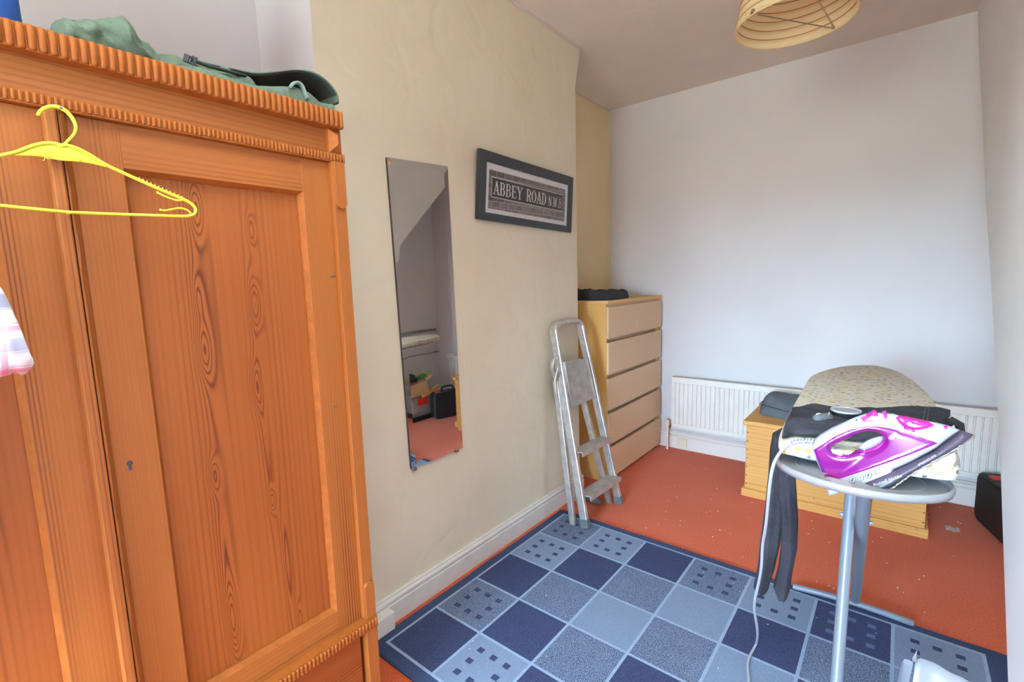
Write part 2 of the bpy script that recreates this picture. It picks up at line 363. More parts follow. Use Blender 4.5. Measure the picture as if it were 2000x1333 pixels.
def covermat():
    m, n, b, N, Lk = newmat('patterned_cover')
    b.inputs['Roughness'].default_value = .9
    t = N('ShaderNodeTexCoord'); mp = N('ShaderNodeMapping'); mp.inputs['Scale'].default_value = (55, 120, 60); Lk(t.outputs['Object'], mp.inputs[0])
    v = N('ShaderNodeTexVoronoi'); v.inputs['Scale'].default_value = 1; v.inputs['Randomness'].default_value = .9; Lk(mp.outputs[0], v.inputs['Vector'])
    s = N('ShaderNodeSeparateColor'); Lk(v.outputs['Color'], s.inputs[0])
    rp = N('ShaderNodeValToRGB'); rp.color_ramp.interpolation = 'CONSTANT'; e = rp.color_ramp.elements
    e[0].position = 0; e[0].color = lin(206, 198, 96); e[1].position = .3; e[1].color = lin(110, 108, 112)
    q = e.new(.55); q.color = lin(206, 202, 192); q = e.new(.75); q.color = lin(178, 168, 148)
    Lk(s.outputs[0], rp.inputs[0])
    l = N('ShaderNodeMath'); l.operation = 'LESS_THAN'; l.inputs[1].default_value = .40; Lk(v.outputs['Distance'], l.inputs[0])
    x = N('ShaderNodeMix'); x.data_type = 'RGBA'; x.inputs['A'].default_value = lin(208, 204, 196); Lk(rp.outputs[0], x.inputs['B']); Lk(l.outputs[0], x.inputs['Factor'])
    Lk(x.outputs['Result'], b.inputs['Base Color'])
    return m
m_cover = covermat()
def plaidmat():
    m, n, b, N, Lk = newmat('plaid_cotton')
    b.inputs['Roughness'].default_value = .9
    t = N('ShaderNodeTexCoord'); s = N('ShaderNodeSeparateXYZ'); Lk(t.outputs['Object'], s.inputs[0])
    cur = None
    for ax, per, off, wd, col in ((1, .062, .02, .12, lin(222, 96, 160)), (2, .066, .01, .12, lin(224, 110, 168)), (1, .062, .045, .3, lin(138, 150, 200)), (2, .066, .04, .3, lin(136, 150, 204)), (2, .022, .0, .15, lin(190, 196, 226))):
        a = N('ShaderNodeMath'); a.operation = 'MULTIPLY_ADD'; a.inputs[1].default_value = 1/per; a.inputs[2].default_value = off/per; Lk(s.outputs[ax], a.inputs[0])
        f = N('ShaderNodeMath'); f.operation = 'FRACT'; Lk(a.outputs[0], f.inputs[0])
        l = N('ShaderNodeMath'); l.operation = 'LESS_THAN'; l.inputs[1].default_value = wd; Lk(f.outputs[0], l.inputs[0])
        k = N('ShaderNodeMath'); k.operation = 'MULTIPLY'; k.inputs[1].default_value = .6; Lk(l.outputs[0], k.inputs[0])
        x = N('ShaderNodeMix'); x.data_type = 'RGBA'; x.inputs['B'].default_value = col; Lk(k.outputs[0], x.inputs['Factor'])
        if cur is None: x.inputs['A'].default_value = lin(232, 234, 244)
        else: Lk(cur, x.inputs['A'])
        cur = x.outputs['Result']
    Lk(cur, b.inputs['Base Color'])
    return m
m_plaid = plaidmat()
def brickprint():
    m, n, b, N, Lk = newmat('grey_brick_print')
    b.inputs['Roughness'].default_value = .3
    t = N('ShaderNodeTexCoord'); s = N('ShaderNodeSeparateXYZ'); Lk(t.outputs['Object'], s.inputs[0])
    c = N('ShaderNodeCombineXYZ'); Lk(s.outputs[1], c.inputs[0]); Lk(s.outputs[2], c.inputs[1])
    k = N('ShaderNodeTexBrick'); Lk(c.outputs[0], k.inputs['Vector']); k.inputs['Scale'].default_value = 1
    k.inputs['Brick Width'].default_value = .06; k.inputs['Row Height'].default_value = .028; k.inputs['Mortar Size'].default_value = .0022
    k.inputs['Color1'].default_value = lin(92, 88, 88); k.inputs['Color2'].default_value = lin(130, 120, 116); k.inputs['Mortar'].default_value = lin(158, 150, 146)
    a = N('ShaderNodeTexNoise'); a.inputs['Scale'].default_value = 60; Lk(t.outputs['Object'], a.inputs['Vector'])
    x = N('ShaderNodeMix'); x.data_type = 'RGBA'; x.blend_type = 'MULTIPLY'; x.inputs['Factor'].default_value = .5; Lk(k.outputs['Color'], x.inputs['A']); Lk(a.outputs['Fac'], x.inputs['B'])
    Lk(x.outputs['Result'], b.inputs['Base Color'])
    return m
m_brick = brickprint()
def papermat():
    m, n, b, N, Lk = newmat('rice_paper')
    b.inputs['Roughness'].default_value = .8; b.inputs['Base Color'].default_value = lin(238, 222, 180)
    t = N('ShaderNodeTexCoord'); a = N('ShaderNodeTexNoise'); a.inputs['Scale'].default_value = 12; a.inputs['Detail'].default_value = 6; a.inputs['Distortion'].default_value = 1.5; Lk(t.outputs['Object'], a.inputs['Vector'])
    r = N('ShaderNodeMapRange'); r.inputs[1].default_value = .55; r.inputs[2].default_value = .75; r.inputs[4].default_value = .5; Lk(a.outputs['Fac'], r.inputs[0])
    x = N('ShaderNodeMix'); x.data_type = 'RGBA'; x.inputs['A'].default_value = lin(238, 222, 180); x.inputs['B'].default_value = lin(232, 186, 116); Lk(r.outputs[0], x.inputs['Factor']); Lk(x.outputs['Result'], b.inputs['Base Color'])
    tr = N('ShaderNodeBsdfTranslucent'); Lk(x.outputs['Result'], tr.inputs['Color']); ms = N('ShaderNodeMixShader'); ms.inputs[0].default_value = .45
    Lk(b.outputs[0], ms.inputs[1]); Lk(tr.outputs[0], ms.inputs[2]); Lk(ms.outputs[0], n.nodes['Material Output'].inputs[0])
    return m
m_paper = papermat()
def filmmat(name, col, clear):
    m, n, b, N, Lk = newmat(name)
    b.inputs['Base Color'].default_value = col; b.inputs['Roughness'].default_value = .35
    tr = N('ShaderNodeBsdfTransparent'); ms = N('ShaderNodeMixShader'); ms.inputs[0].default_value = clear
    Lk(b.outputs[0], ms.inputs[1]); Lk(tr.outputs[0], ms.inputs[2]); Lk(ms.outputs[0], n.nodes['Material Output'].inputs[0])
    return m
m_film = filmmat('milky_plastic_film', lin(168, 173, 186), .42)
m_clear = filmmat('clear_plastic', lin(210, 214, 216), .6)
m_mirror = mat('mirror_silver', (.93, .955, .945, 1), .0, 1)
m_mback = mat('mirror_backing', lin(70, 66, 64), .6)
m_card = mat('cardboard', lin(186, 150, 108), .9)
m_cream = mat('cream_paint', lin(224, 218, 196), .5)
m_mount = mat('picture_mount', lin(206, 206, 208), .7)
m_ink = mat('sign_black', lin(56, 54, 54), .35)
m_letter = mat('sign_letter', lin(198, 196, 192), .5)
m_lint = mat('lint', lin(230, 220, 210), .9)
m_caulk = mat('caulk', lin(212, 204, 198), .8, bump=.6, bscale=50)
m_bands = mat('cane_rib', lin(168, 104, 52), .6)
m_iconink = mat('icon_ink', lin(70, 66, 80), .5)
m_watertank = mat('tinted_tank', lin(196, 30, 140), .12, coat=.6)
m_navy = mat('navy_plastic', lin(52, 52, 96), .4)

# ------------------------------------------------------------------ room shell
XB, YB0, YB1 = -1.555, .915, 2.57          # chimney breast face and its two ends
XL, XR, YF, ZC, XS = -1.93, 1.05, 3.72, 2.735, .229
struct(MB().box(XL-.1, XR+.1, WY-.1, YF+.1, -.1, 0), 'floor', m_carpet)
struct(MB().box(XL-.1, XR+.1, WY-.1, YF+.1, ZC, ZC+.1), 'ceiling', m_ceil)
struct(MB().box(XL-.1, XR+.1, YF, YF+.1, 0, ZC), 'wall_far', m_white)
struct(MB().box(XL-.1, XL, WY, YB0+.02, 0, ZC), 'wall_left', m_white)
struct(MB().box(XL-.1, XL, YB1-.02, YF, 0, ZC), 'wall_left_alcove', m_beige2)
struct(MB().box(XR, XR+.1, .5, YF, 0, ZC), 'wall_right', m_bulk)
# chimney breast, its far corner kicks out under the ceiling
b = MB(); zs = [0, 1.2, 2.50, ZC+.01]; ys = [YB1, YB1, YB1, YB1+.066]
rings = [[(XL-.05, YB0, z), (XB, YB0, z), (XB, y, z), (XL-.05, y, z)] for z, y in zip(zs, ys)]
for i in range(3):
    a, c = rings[i], rings[i+1]
    b.add([a[0], a[1], c[1], c[0]], [(0, 1, 2, 3)], 1); b.add([a[1], a[2], c[2], c[1]], [(0, 1, 2, 3)], 0); b.add([a[2], a[3], c[3], c[2]], [(0, 1, 2, 3)], 0)
struct(b, 'wall_chimney_breast', [m_beige, m_white])
# wall with the window behind the camera
b = MB(); b.box(XL, WX0, WY-.12, WY, 0, ZC); b.box(WX1, XS+.1, WY-.12, WY, 0, ZC); b.box(WX0, WX1, WY-.12, WY, 0, WZ0); b.box(WX0, WX1, WY-.12, WY, WZ1, ZC)
struct(b, 'wall_back', m_white)
w = MB()
for x in (WX0, WX1-.04): w.box(x, x+.04, WY-.08, WY-.03, WZ0, WZ1)
for z in (WZ0, WZ1-.04): w.box(WX0+.04, WX1-.04, WY-.08, WY-.03, z, z+.04)
wf = struct(w, 'window_1', m_gloss)
w = MB()
for y in (1.27, 2.20): w.box(XR-.02, XR, y-.03, y+.03, .32, 1.08)
for z in (.32, 1.08): w.box(XR-.02, XR, 1.30, 2.17, z-.03, z+.03)
struct(w, 'side_fill_frame', m_gloss)  # casing added round the side fill light; the wall behind is solid
# under-stair bulkhead: side face on x = XS over a line that climbs with the stairs, soffit running right
edge = [(.62, -.02), (1.38, .49), (1.71, .86), (1.957, 1.105), (2.2, 1.335), (2.54, 1.635), (2.86, 1.955), (3.3, 2.39), (3.62, ZC), (WY, ZC), (WY, -.02)]
b = MB(); b.prism([(XS, y, z) for y, z in edge], (.06, 0, 0))
struct(b, 'wall_bulkhead', m_bulk)
b = MB()
for (y0, z0), (y1, z1) in zip(edge[:8], edge[1:9]):
    b.prism([(XS+.06, y0, z0), (XR, y0, z0), (XR, y1, z1), (XS+.06, y1, z1)], (0, -.03, .03))
struct(b, 'ceiling_stair_soffit', m_white)
# skirting boards
def skirt(name, p0, p1, nrm, h=.12, t=.02, ext=0, m=m_skirt):
    prof = [(0, 0), (t, 0), (t, h*.68), (t*.7, h*.72), (t*.95, h*.78), (t*.95, h*.86), (t*.45, h*.92), (t*.55, h*.97), (t*.2, h), (0, h)]
    nrm = Vector(nrm); b = MB(); p0 = Vector(p0); p1 = Vector(p1)
    ring = lambda p: [p+nrm*a+Vector((0, 0, c)) for a, c in prof]
    b.loft([ring(p0), ring(p1)])
    return struct(b, name, m)
skirt('baseboard_left', (XB, YB0, 0), (XB, YB1+.02, 0), (1, 0, 0))
skirt('baseboard_chimney_return', (XB-.0, YB1, 0), (XL, YB1, 0), (0, 1, 0))
skirt('baseboard_left_alcove', (XL, YB1, 0), (XL, YF, 0), (1, 0, 0))
skirt('baseboard_far', (XL, YF, 0), (XR, YF, 0), (0, -1, 0), h=.145, t=.022, m=m_gloss)
skirt('baseboard_right', (XR, 1.3, 0), (XR, YF, 0), (-1, 0, 0))
# rough caulk lines under the ceiling
def caulk(name, p0, p1, r0):
    p0 = Vector(p0); p1 = Vector(p1); n = int((p1-p0).length/.03); pth = []; rr = []
    for i in range(n+1):
        p = p0.lerp(p1, i/n); pth.append(p+Vector((noise.noise(p*20)*.002, 0, noise.noise(p*23)*.003))); rr.append(r0*(1+.5*noise.noise(p*15)))
    struct(MB().tube(pth, rr, 6), name, m_caulk, smooth='all')
caulk('trim_1', (XB+.004, YB0, ZC-.001), (XB+.004, YB1+.06, ZC-.001), .009)
caulk('trim_2', (XL+.003, YB1, ZC-.001), (XL+.003, YF, ZC-.001), .007)
b = MB(); c = at(1862, 1034, 'z', .006); vs = []
for i in range(9):
    for j in range(7):
        vs.append((c.x-.03+.007*i+.004*noise.noise(Vector((i*.9, j*.9, 2))), c.y-.03+.010*j, .002+.016*abs(noise.noise(Vector((i*.8, j*.8, 5))))))
b.add(vs, [(i*7+j, i*7+j+1, (i+1)*7+j+1, (i+1)*7+j) for i in range(8) for j in range(6)])
o = b.build('wrapper', filmmat('wrapper_film', lin(230, 220, 215), .45)); tag(o, 'crumpled clear wrapper on the carpet between chest and black case', 'wrapper')
# small crumbs of lint on the carpet: nobody could count them
b = MB()
for i in range(70):
    x, y = random.uniform(-1.2, .35), random.uniform(2.3, 3.6)
    s = random.uniform(.002, .005); z = .001
    b.add([(x-s, y, z), (x, y-s*.6, z), (x+s, y+s*.3, z), (x, y+s, z), (x, y, z+.003)], [(0,1,4), (1,2,4), (2,3,4), (3,0,4)])
for i in range(30):
    x, y = random.uniform(-1.4, .2), random.uniform(1.0, 2.2); s = random.uniform(.0015, .003); z = .0135
    b.add([(x-s, y, z), (x, y-s*.6, z), (x+s, y+s*.3, z), (x, y+s, z), (x, y, z+.003)], [(0,1,4), (1,2,4), (2,3,4), (3,0,4)])
o = b.build('lint', m_lint, kind='stuff'); tag(o, 'pale crumbs of lint scattered over the rust carpet', 'lint')

# ------------------------------------------------------------------ rug
def rug():
    T = thing('rug', 'blue chequered rug with dark border and small dotted squares', 'rug', (-.58, 1.6, 0))
    xs0 = [-1.458+.2517*i for i in range(8)]; ys0 = [.98+.2497*i for i in range(6)]
    Z = .013
    # rows from near to far, n navy t tweed l light, capital = with ring of squares
    rows = ['nLnTNLn', 'TntnlnT', 'ntltlnL', 'LntlntL', 'TLnTLNL']
    MI = dict(n=0, l=1, t=2); g = MB(); L = .0055
    sq = .013; offs = [-.062, 0, .062]
    for r in range(5):
        for c in range(7):
            ch = rows[r][c]; x0, x1, y0, y1 = xs0[c]+L, xs0[c+1]-L, ys0[r]+L, ys0[r+1]-L
            cx, cy = (x0+x1)/2, (y0+y1)/2
            if ch.islower():
                g.add([(x0, y0, Z), (x1, y0, Z), (x1, y1, Z), (x0, y1, Z)], [(0, 1, 2, 3)], MI[ch]); continue
            bx = sorted([x0, x1]+[cx+o+s for o in offs for s in (-sq, sq)]); by = sorted([y0, y1]+[cy+o+s for o in offs for s in (-sq*.9, sq*.9)])
            for i in range(7):
                for j in range(7):
                    isq = i % 2 == 1 and j % 2 == 1 and not (i == 3 and j == 3)
                    mi = MI[ch.lower()]
                    if isq: mi = 5 if ch == 'N' else 0
                    g.add([(bx[i], by[j], Z), (bx[i+1], by[j], Z), (bx[i+1], by[j+1], Z), (bx[i], by[j+1], Z)], [(0, 1, 2, 3)], mi)
    # pale lines
    for i, x in enumerate(xs0):
        g.add([(x-L, ys0[0]-L, Z), (x+L, ys0[0]-L, Z), (x+L, ys0[5]+L, Z), (x-L, ys0[5]+L, Z)], [(0, 1, 2, 3)], 3)
    for j, y in enumerate(ys0):
        for c in range(7):
            g.add([(xs0[c]+L, y-L, Z), (xs0[c+1]-L, y-L, Z), (xs0[c+1]-L, y+L, Z), (xs0[c]+L, y+L, Z)], [(0, 1, 2, 3)], 3)
    g.build('woven_field', [r_navy, r_light, r_tweed, r_line, r_edge, r_faint], T)
    # border: slab under the field, rounded corners and slightly wavy rim
    X0, X1, Y0, Y1 = xs0[0]-.052, xs0[7]+.12, ys0[0]-.052, ys0[5]+.05; R = .06
    lp = []
    for cx, cy, a0 in ((X1-R, Y0+R, -90), (X1-R, Y1-R, 0), (X0+.02, Y1-.02, 90), (X0+R, Y0+R, 180)):
        rr = .02 if a0 == 90 else R
        for k in range(7):
            a = math.radians(a0+15*k); lp.append((cx+rr*math.cos(a), cy+rr*math.sin(a)))
    q = []
    for i, p in enumerate(lp):
        c = lp[(i+1) % len(lp)]; n = max(1, int(math.hypot(c[0]-p[0], c[1]-p[1])/.04))
        for k in range(n):
            x, y = p[0]+(c[0]-p[0])*k/n, p[1]+(c[1]-p[1])*k/n
            q.append((x+.004*noise.noise(Vector((x*7, y*7, 0))), y+.004*noise.noise(Vector((x*7, y*7, 5)))))
    b = MB(); c0 = (-.58, 1.6)
    sc = lambda p, d, z: (p[0]+(d if p[0] < c0[0] else -d), p[1]+(d if p[1] < c0[1] else -d), z)
    b.loft([[sc(p, 0, .0005) for p in q], [sc(p, -.001, .006) for p in q], [sc(p, .006, .0125) for p in q]])
    b.build('border', r_edge, T, smooth=True)
rug()

# ------------------------------------------------------------------ radiator, valve, pipe, cream block
T = thing('radiator', 'long white fluted panel radiator under the far wall', 'radiator', (-.3, 3.65, .2))
RX0, RX1, RZ0, RZ1, RY = -1.348, .80, .195, .600, 3.622
b = MB(); n = int((RX1-RX0-.03)/.033)
prof = []
for i in range(n+1):
    x = RX0+.015+i*.033
    prof += [(x, RY), (x+.011, RY), (x+.0135, RY+.006), (x+.0185, RY+.006), (x+.021, RY)] if i < n else [(x, RY)]
b.add([(x, y, z) for z in (RZ0+.035, RZ1-.045) for x, y in prof], [(i, i+1, len(prof)+i+1, len(prof)+i) for i in range(len(prof)-1)])
b.build('fluted_panel', m_rad, T)
MB().box(RX0, RX1, RY-.004, RY+.035, RZ1-.045, RZ1).build('top_rail', m_rad, T, bevel=.003)
MB().box(RX0, RX1, RY-.002, RY+.03, RZ0, RZ0+.035).build('bottom_rail', m_rad, T, bevel=.003)
MB().box(RX0, RX0+.015, RY, RY+.03, RZ0+.035, RZ1-.045).build('side_strip', m_rad, T)
MB().box(RX0+.02, RX1-.02, RY+.035, RY+.05, RZ0+.02, RZ1-.02).build('back_panel', m_rad, T)
for x in (-1.0, .4): MB().box(x, x+.03, RY+.05, YF, RZ0+.08, RZ1-.08).build('wall_bracket', m_rad, T)
vx, vy = -1.385, 3.64
b = MB(); b.tube([(vx, vy, 0), (vx, vy, .17)], .009, 10); b.build('riser_pipe', m_gloss, T, smooth=True)
b = MB(); b.tube([(vx, vy, .165), (vx, vy, .185), (vx, vy, .19), (vx, vy, .235), (vx, vy, .245)], [.014, .014, .017, .017, .012], 12); b.build('valve_cap', m_cream, T, smooth=True)
b = MB(); b.tube([(vx, vy, .178), (RX0+.02, vy, .215)], .009, 8); b.build('valve_tail', m_brass, T, smooth=True)
p0 = at(1324, 868, 'y', YF-.024); p1 = at(1342, 852, 'y', YF-.024)
o = MB().box(p0.x, p1.x, YF-.036, YF-.0215, .02, .092).build('cable_box', m_cream, bevel=.002); tag(o, 'small cream cable box on the far skirting board', 'cable box')
# white block against the skirting by the wardrobe
o = MB().box(XB+.0195, XB+.062, .93, 1.045, .0125, .088).build('socket_block', m_gloss, bevel=.004); tag(o, 'white boxed cable socket against skirting beside the wardrobe', 'socket box')

# ------------------------------------------------------------------ wardrobe
XW = -1.2; YW0, YW1 = -.378, .758; YM = .19
def wardrobe():
    T = thing('wardrobe', 'large antique orange pine wardrobe with two panelled doors and reeded cornice', 'wardrobe', (-1.5, YM, 0))
    # carcass
    b = MB(); b.box(-1.88, -1.24, YW0, YW0+.02, .06, 1.82); b.box(-1.88, -1.24, YW1-.02, YW1, .06, 1.82); b.box(-1.88, -1.86, YW0+.02, YW1-.02, .06, 1.82)
    b.box(-1.86, -1.24, YW0+.02, YW1-.02, .357, .37); b.box(-1.86, -1.24, YW0+.02, YW1-.02, 1.71, 1.73)
    b.build('carcass', pine_v, T)
    MB().box(-1.89, -1.20, YW0-.003, YW1+.001, 1.820, 1.831).build('top_board', pine_h, T, bevel=.003)
    MB().box(-1.245, -1.2, YW0, YW1, 1.722, 1.795).build('frieze', pine_h, T)
    # cornice with reeds
    cor = MB().box(-1.2, -1.17, YW0-.004, YW1-.001, 1.791, 1.833).build('cornice', pine_edge, T)
    def reedmesh(r, h, x, proj):
        b = MB(); ring = lambda z, k: [(x+proj*math.sin(a)*k, -r*math.cos(a)*k, z) for a in [math.pi*j/6 for j in range(7)]]
        b.loft([ring(0, .8), ring(h*.08, 1), ring(h*.92, 1), ring(h, .8)]); return b
    def reeds(name, parent, pitch, h, x, z0, proj, y0, y1):
        first = None; k = 0; y = y1-pitch/2
        while y > y0:
            if first is None:
                first = reedmesh(pitch*.47, h, 0, proj).build(name, pine_edge, parent, smooth='all'); o = first
            else:
                o = first.copy(); C.objects.link(o)
            first_off = Vector(parent['org']); me_off = first_off
            o.location = Vector((x, y, z0+random.uniform(-.0006, .0006)))
            y -= pitch
    reeds('reed', cor, .0135, .0405, -1.172, 1.792, .008, YW0, YW1)
    bd = MB().box(-1.205, -1.185, YW0-.003, YW1+.006, 1.706, 1.729).build('upper_bead_rail', pine_edge, T)
    reeds('bead', bd, .009, .0175, -1.187, 1.7085, .006, YW0, YW1+.007)
    lb = MB().box(-1.26, -1.172, YW0-.003, YW1, .358, .391).build('lower_bead_rail', pine_edge, T)
    reeds('bead', lb, .011, .024, -1.174, .361, .006, YW0, YW1)
    # posts with rounded tongues and faceted corner blocks
    for s in (0, 1):
        y0, y1 = (.724, .759) if s == 0 else (2*YM-.759, 2*YM-.724)
        MB().box(-1.24, -1.184, y0, y1, .391, 1.708).build('corner_post', pine_v, T, bevel=.0015)
        ym = (y0+y1)/2; hw = (y1-y0)/2-.002
        for zt, zb in ((1.706, 1.600), (.392, .49)):
            lp = [(ym-hw, zt), (ym-hw, zb)]+[(ym-hw*math.cos(a), zb-(hw*math.sin(a) if zt > zb else -hw*math.sin(a))) for a in [math.pi*k/8 for k in range(9)]]+[(ym+hw, zt)]
            MB().prism([(-1.184, y, z) for y, z in lp], (.009, 0, 0)).build('tongue', pine_v, T, bevel=.001)
        zb0, zb1 = 1.730, 1.791
        b = MB(); b.box(-1.24, -1.192, y0-.002, y1+.002, zb0, zb1)
        b.add([(-1.192, y0, zb0), (-1.192, y1, zb0), (-1.192, y1, zb1), (-1.192, y0, zb1), (-1.172, ym, zb0+.02), (-1.172, ym, zb1-.02)], [(0, 1, 4), (1, 2, 5, 4), (2, 3, 5), (3, 0, 4, 5)])
        b.build('corner_block', pine_edge, T)
        MB().box(-1.25, -1.178, y0-.002, y1+.002, .0, .358).build('plinth_post', pine_v, T, bevel=.004)
        y0b, y1b = (.776-.05, .776) if s == 0 else (2*YM-.776, 2*YM-.726)
        MB().box(-1.88, -1.84, y0, y1, 0, .06).build('foot', pine_v, T)
    # doors
    def door(sgn):
        f = lambda y: YM+sgn*(y-YM)
        D = bpy.data.objects.new('door', None); C.objects.link(D); D.parent = T; D['org'] = T['org']
        def bx(name, x0, x1, ya, yb, z0, z1, m, bev=.001):
            ya, yb = sorted((f(ya), f(yb))); return MB().box(x0, x1, ya, yb, z0, z1).build(name, m, D, bevel=bev)
        bx('stile', -1.225, XW, .206, .282, .391, 1.705, pine_v); bx('stile', -1.225, XW, .648, .724, .391, 1.705, pine_v)
        bx('rail', -1.224, XW-.0006, .282, .648, 1.622, 1.705, pine_h, 0); bx('rail', -1.224, XW-.0006, .282, .648, .391, .456, pine_h, 0)
        bx('panel', -1.226, -1.221, .280, .650, .45, 1.63, pine_panel, 0)
        # bevelled moulding round the panel
        b = MB(); y0, y1, z0, z1 = .282, .648, .456, 1.622; w = .008
        O = [(f(y0), z0), (f(y1), z0), (f(y1), z1), (f(y0), z1)]; I = [(f(y0+w), z0+w), (f(y1-w), z0+w), (f(y1-w), z1-w), (f(y0+w), z1-w)]
        for i in range(4):
            j = (i+1) % 4
            b.add([(XW-.001, *O[i]), (XW-.001, *O[j]), (-1.217, *I[j]), (-1.217, *I[i])], [(0, 1, 2, 3)])
            b.add([(-1.217, *O[i]), (-1.217, *O[j]), (-1.2209, *I[j]), (-1.2209, *I[i])], [(0, 1, 2, 3)])
            b.add([(-1.217, *I[i]), (-1.217, *I[j]), (-1.2215, *I[j]), (-1.2215, *I[i])], [(0, 1, 2, 3)])
        b.build('moulding', pine_edge, D)
        if sgn > 0:
            for px, py in ((649, 539), (653, 795)):
                p = at(px, py, 'x', XW); b = MB()
                b.tube([p+Vector((-.002, 0, 0)), p+Vector((.003, 0, 0))], .0035, 10); b.tube([p+Vector((-.001, -.006, 0)), p+Vector((.001, .006, 0))], .0016, 6)
                b.build('hinge_pin', m_brass, D)
            p = at(254, 910, 'x', XW); b = MB()
            lp = [(.0055*math.sin(a)+p.y, .0055*math.cos(a)+p.z+.005) for a in [math.radians(-150+30*k) for k in range(11)]]+[(p.y+.003, p.z-.010), (p.y-.003, p.z-.010)]
            b.prism([(XW-.001, y, z) for y, z in lp], (.0014, 0, 0)); b.build('keyhole', m_black, D)
        return D
    door(1); door(-1)
    # astragal between the doors: two rounded strips with a chipped edge between
    p = lambda px, py: at(px, py, 'x', -1.176).y
    ya = .172
    MB().box(-1.2, -1.172, ya, .190, .391, 1.705).build('astragal', pine_v, T, bevel=.003)
    lp = [(.192, .366)]; z = .366
    while z < 1.70:
        z += .03; lp.append((.1985+.0018*noise.noise(Vector((z*9, 0, 0))), min(z, 1.706)))
    b = MB(); b.loft([[(-1.2, .192, z), (-1.178, .192, z), (-1.178, .1955+.0022*noise.noise(Vector((0, z*14, 3))), z), (-1.2, .206, z)] for z in [.391+.01877*k for k in range(71)]]); b.build('astragal_strip', pine_v, T)
    # drawer and plinth
    MB().box(-1.222, -1.196, YW0+.046, YW1-.046, .075, .345).build('drawer', pine_drawer, T, bevel=.003)
    MB().box(-1.25, -1.19, YW0+.036, YW1-.036, .02, .068).build('plinth_rail', pine_h, T, bevel=.002)
    MB().box(-1.87, -1.236, YW0+.02, YW1-.02, .06, .356).build('drawer_case', pine_dark, T)
    # nail the hanger hooks on
    MB().tube([(-1.176, .194, 1.700), (-1.150, .194, 1.702)], .0022, 8).build('nail', m_brass, T)
wardrobe()

# ------------------------------------------------------------------ chest of drawers
def dresser():
    y0, y1, xf, xb, h = 2.79, 3.675, -1.475, -1.905, 1.232
    T = thing('chest_of_drawers', 'tall birch veneer chest of drawers in the alcove beside the chimney breast', 'chest of drawers', (-1.69, 3.23, 0))
    MB().box(xb, xf, y0, y0+.018, .0, h-.02).build('side_panel', birch_s, T, bevel=.001)
    MB().box(xb, xf, y1-.018, y1, .0, h-.02).build('side_panel', birch_s, T, bevel=.001)
    MB().box(xb, -1.458, y0-.003, y1+.003, h-.022, h).build('top', birch_t, T, bevel=.0015)
    MB().box(xb, xb+.006, y0+.018, y1-.018, .05, h-.02).build('back_panel', birch_f, T)
    MB().box(-1.50, xf-.004, y0+.018, y1-.018, h-.05, h-.022).build('top_rail', birch_f, T)
    MB().box(-1.51, -1.50, y0+.018, y1-.018, .03, h-.05).build('inner_shadow_board', birch_f, T)
    MB().box(-1.50, -1.49, y0+.018, y1-.018, .0, .04).build('kickboard', birch_f, T)
    zz = [(.985, 1.192), (.745, .957), (.505, .717), (.265, .477), (.025, .237)]
    for i, (a, c) in enumerate(zz):
        if i == 0:
            ym = (y0+y1)/2
            MB().box(-1.474, -1.458, y0, ym-.001, a, c).build('drawer_front', birch_f, T, bevel=.001)
            MB().box(-1.474, -1.458, ym+.001, y1, a, c).build('drawer_front', birch_f, T, bevel=.001)
        else:
            MB().box(-1.474, -1.458, y0, y1, a, c).build('drawer_front', birch_f, T, bevel=.001)
dresser()
# black garment folded on top
def lump(mb, outline, z0, hfun, step=.012, rim=.03):
    puff(mb, outline, [], step, lambda a, b: 1, lambda a, b, t: Vector((a, b, z0+(hfun(a, b)*t if t > 0 else 0))), rim=rim)
b = MB()
o2 = smoothpoly([(-1.86, 2.82), (-1.52, 2.83), (-1.49, 2.92), (-1.50, 3.10), (-1.54, 3.30), (-1.66, 3.36), (-1.80, 3.30), (-1.87, 3.1)])
lump(b, o2, 1.233, lambda x, y: .056+.018*noise.noise(Vector((x*14, y*9, 0)))+.014*(y < 2.99)*abs(noise.noise(Vector((x*20, y*20, 2))))+.018*max(0, 1-(y-2.8)/.25))
o = b.build('folded_garment', m_dark, smooth='all'); tag(o, 'black garment folded flat on top of the chest of drawers', 'garment')

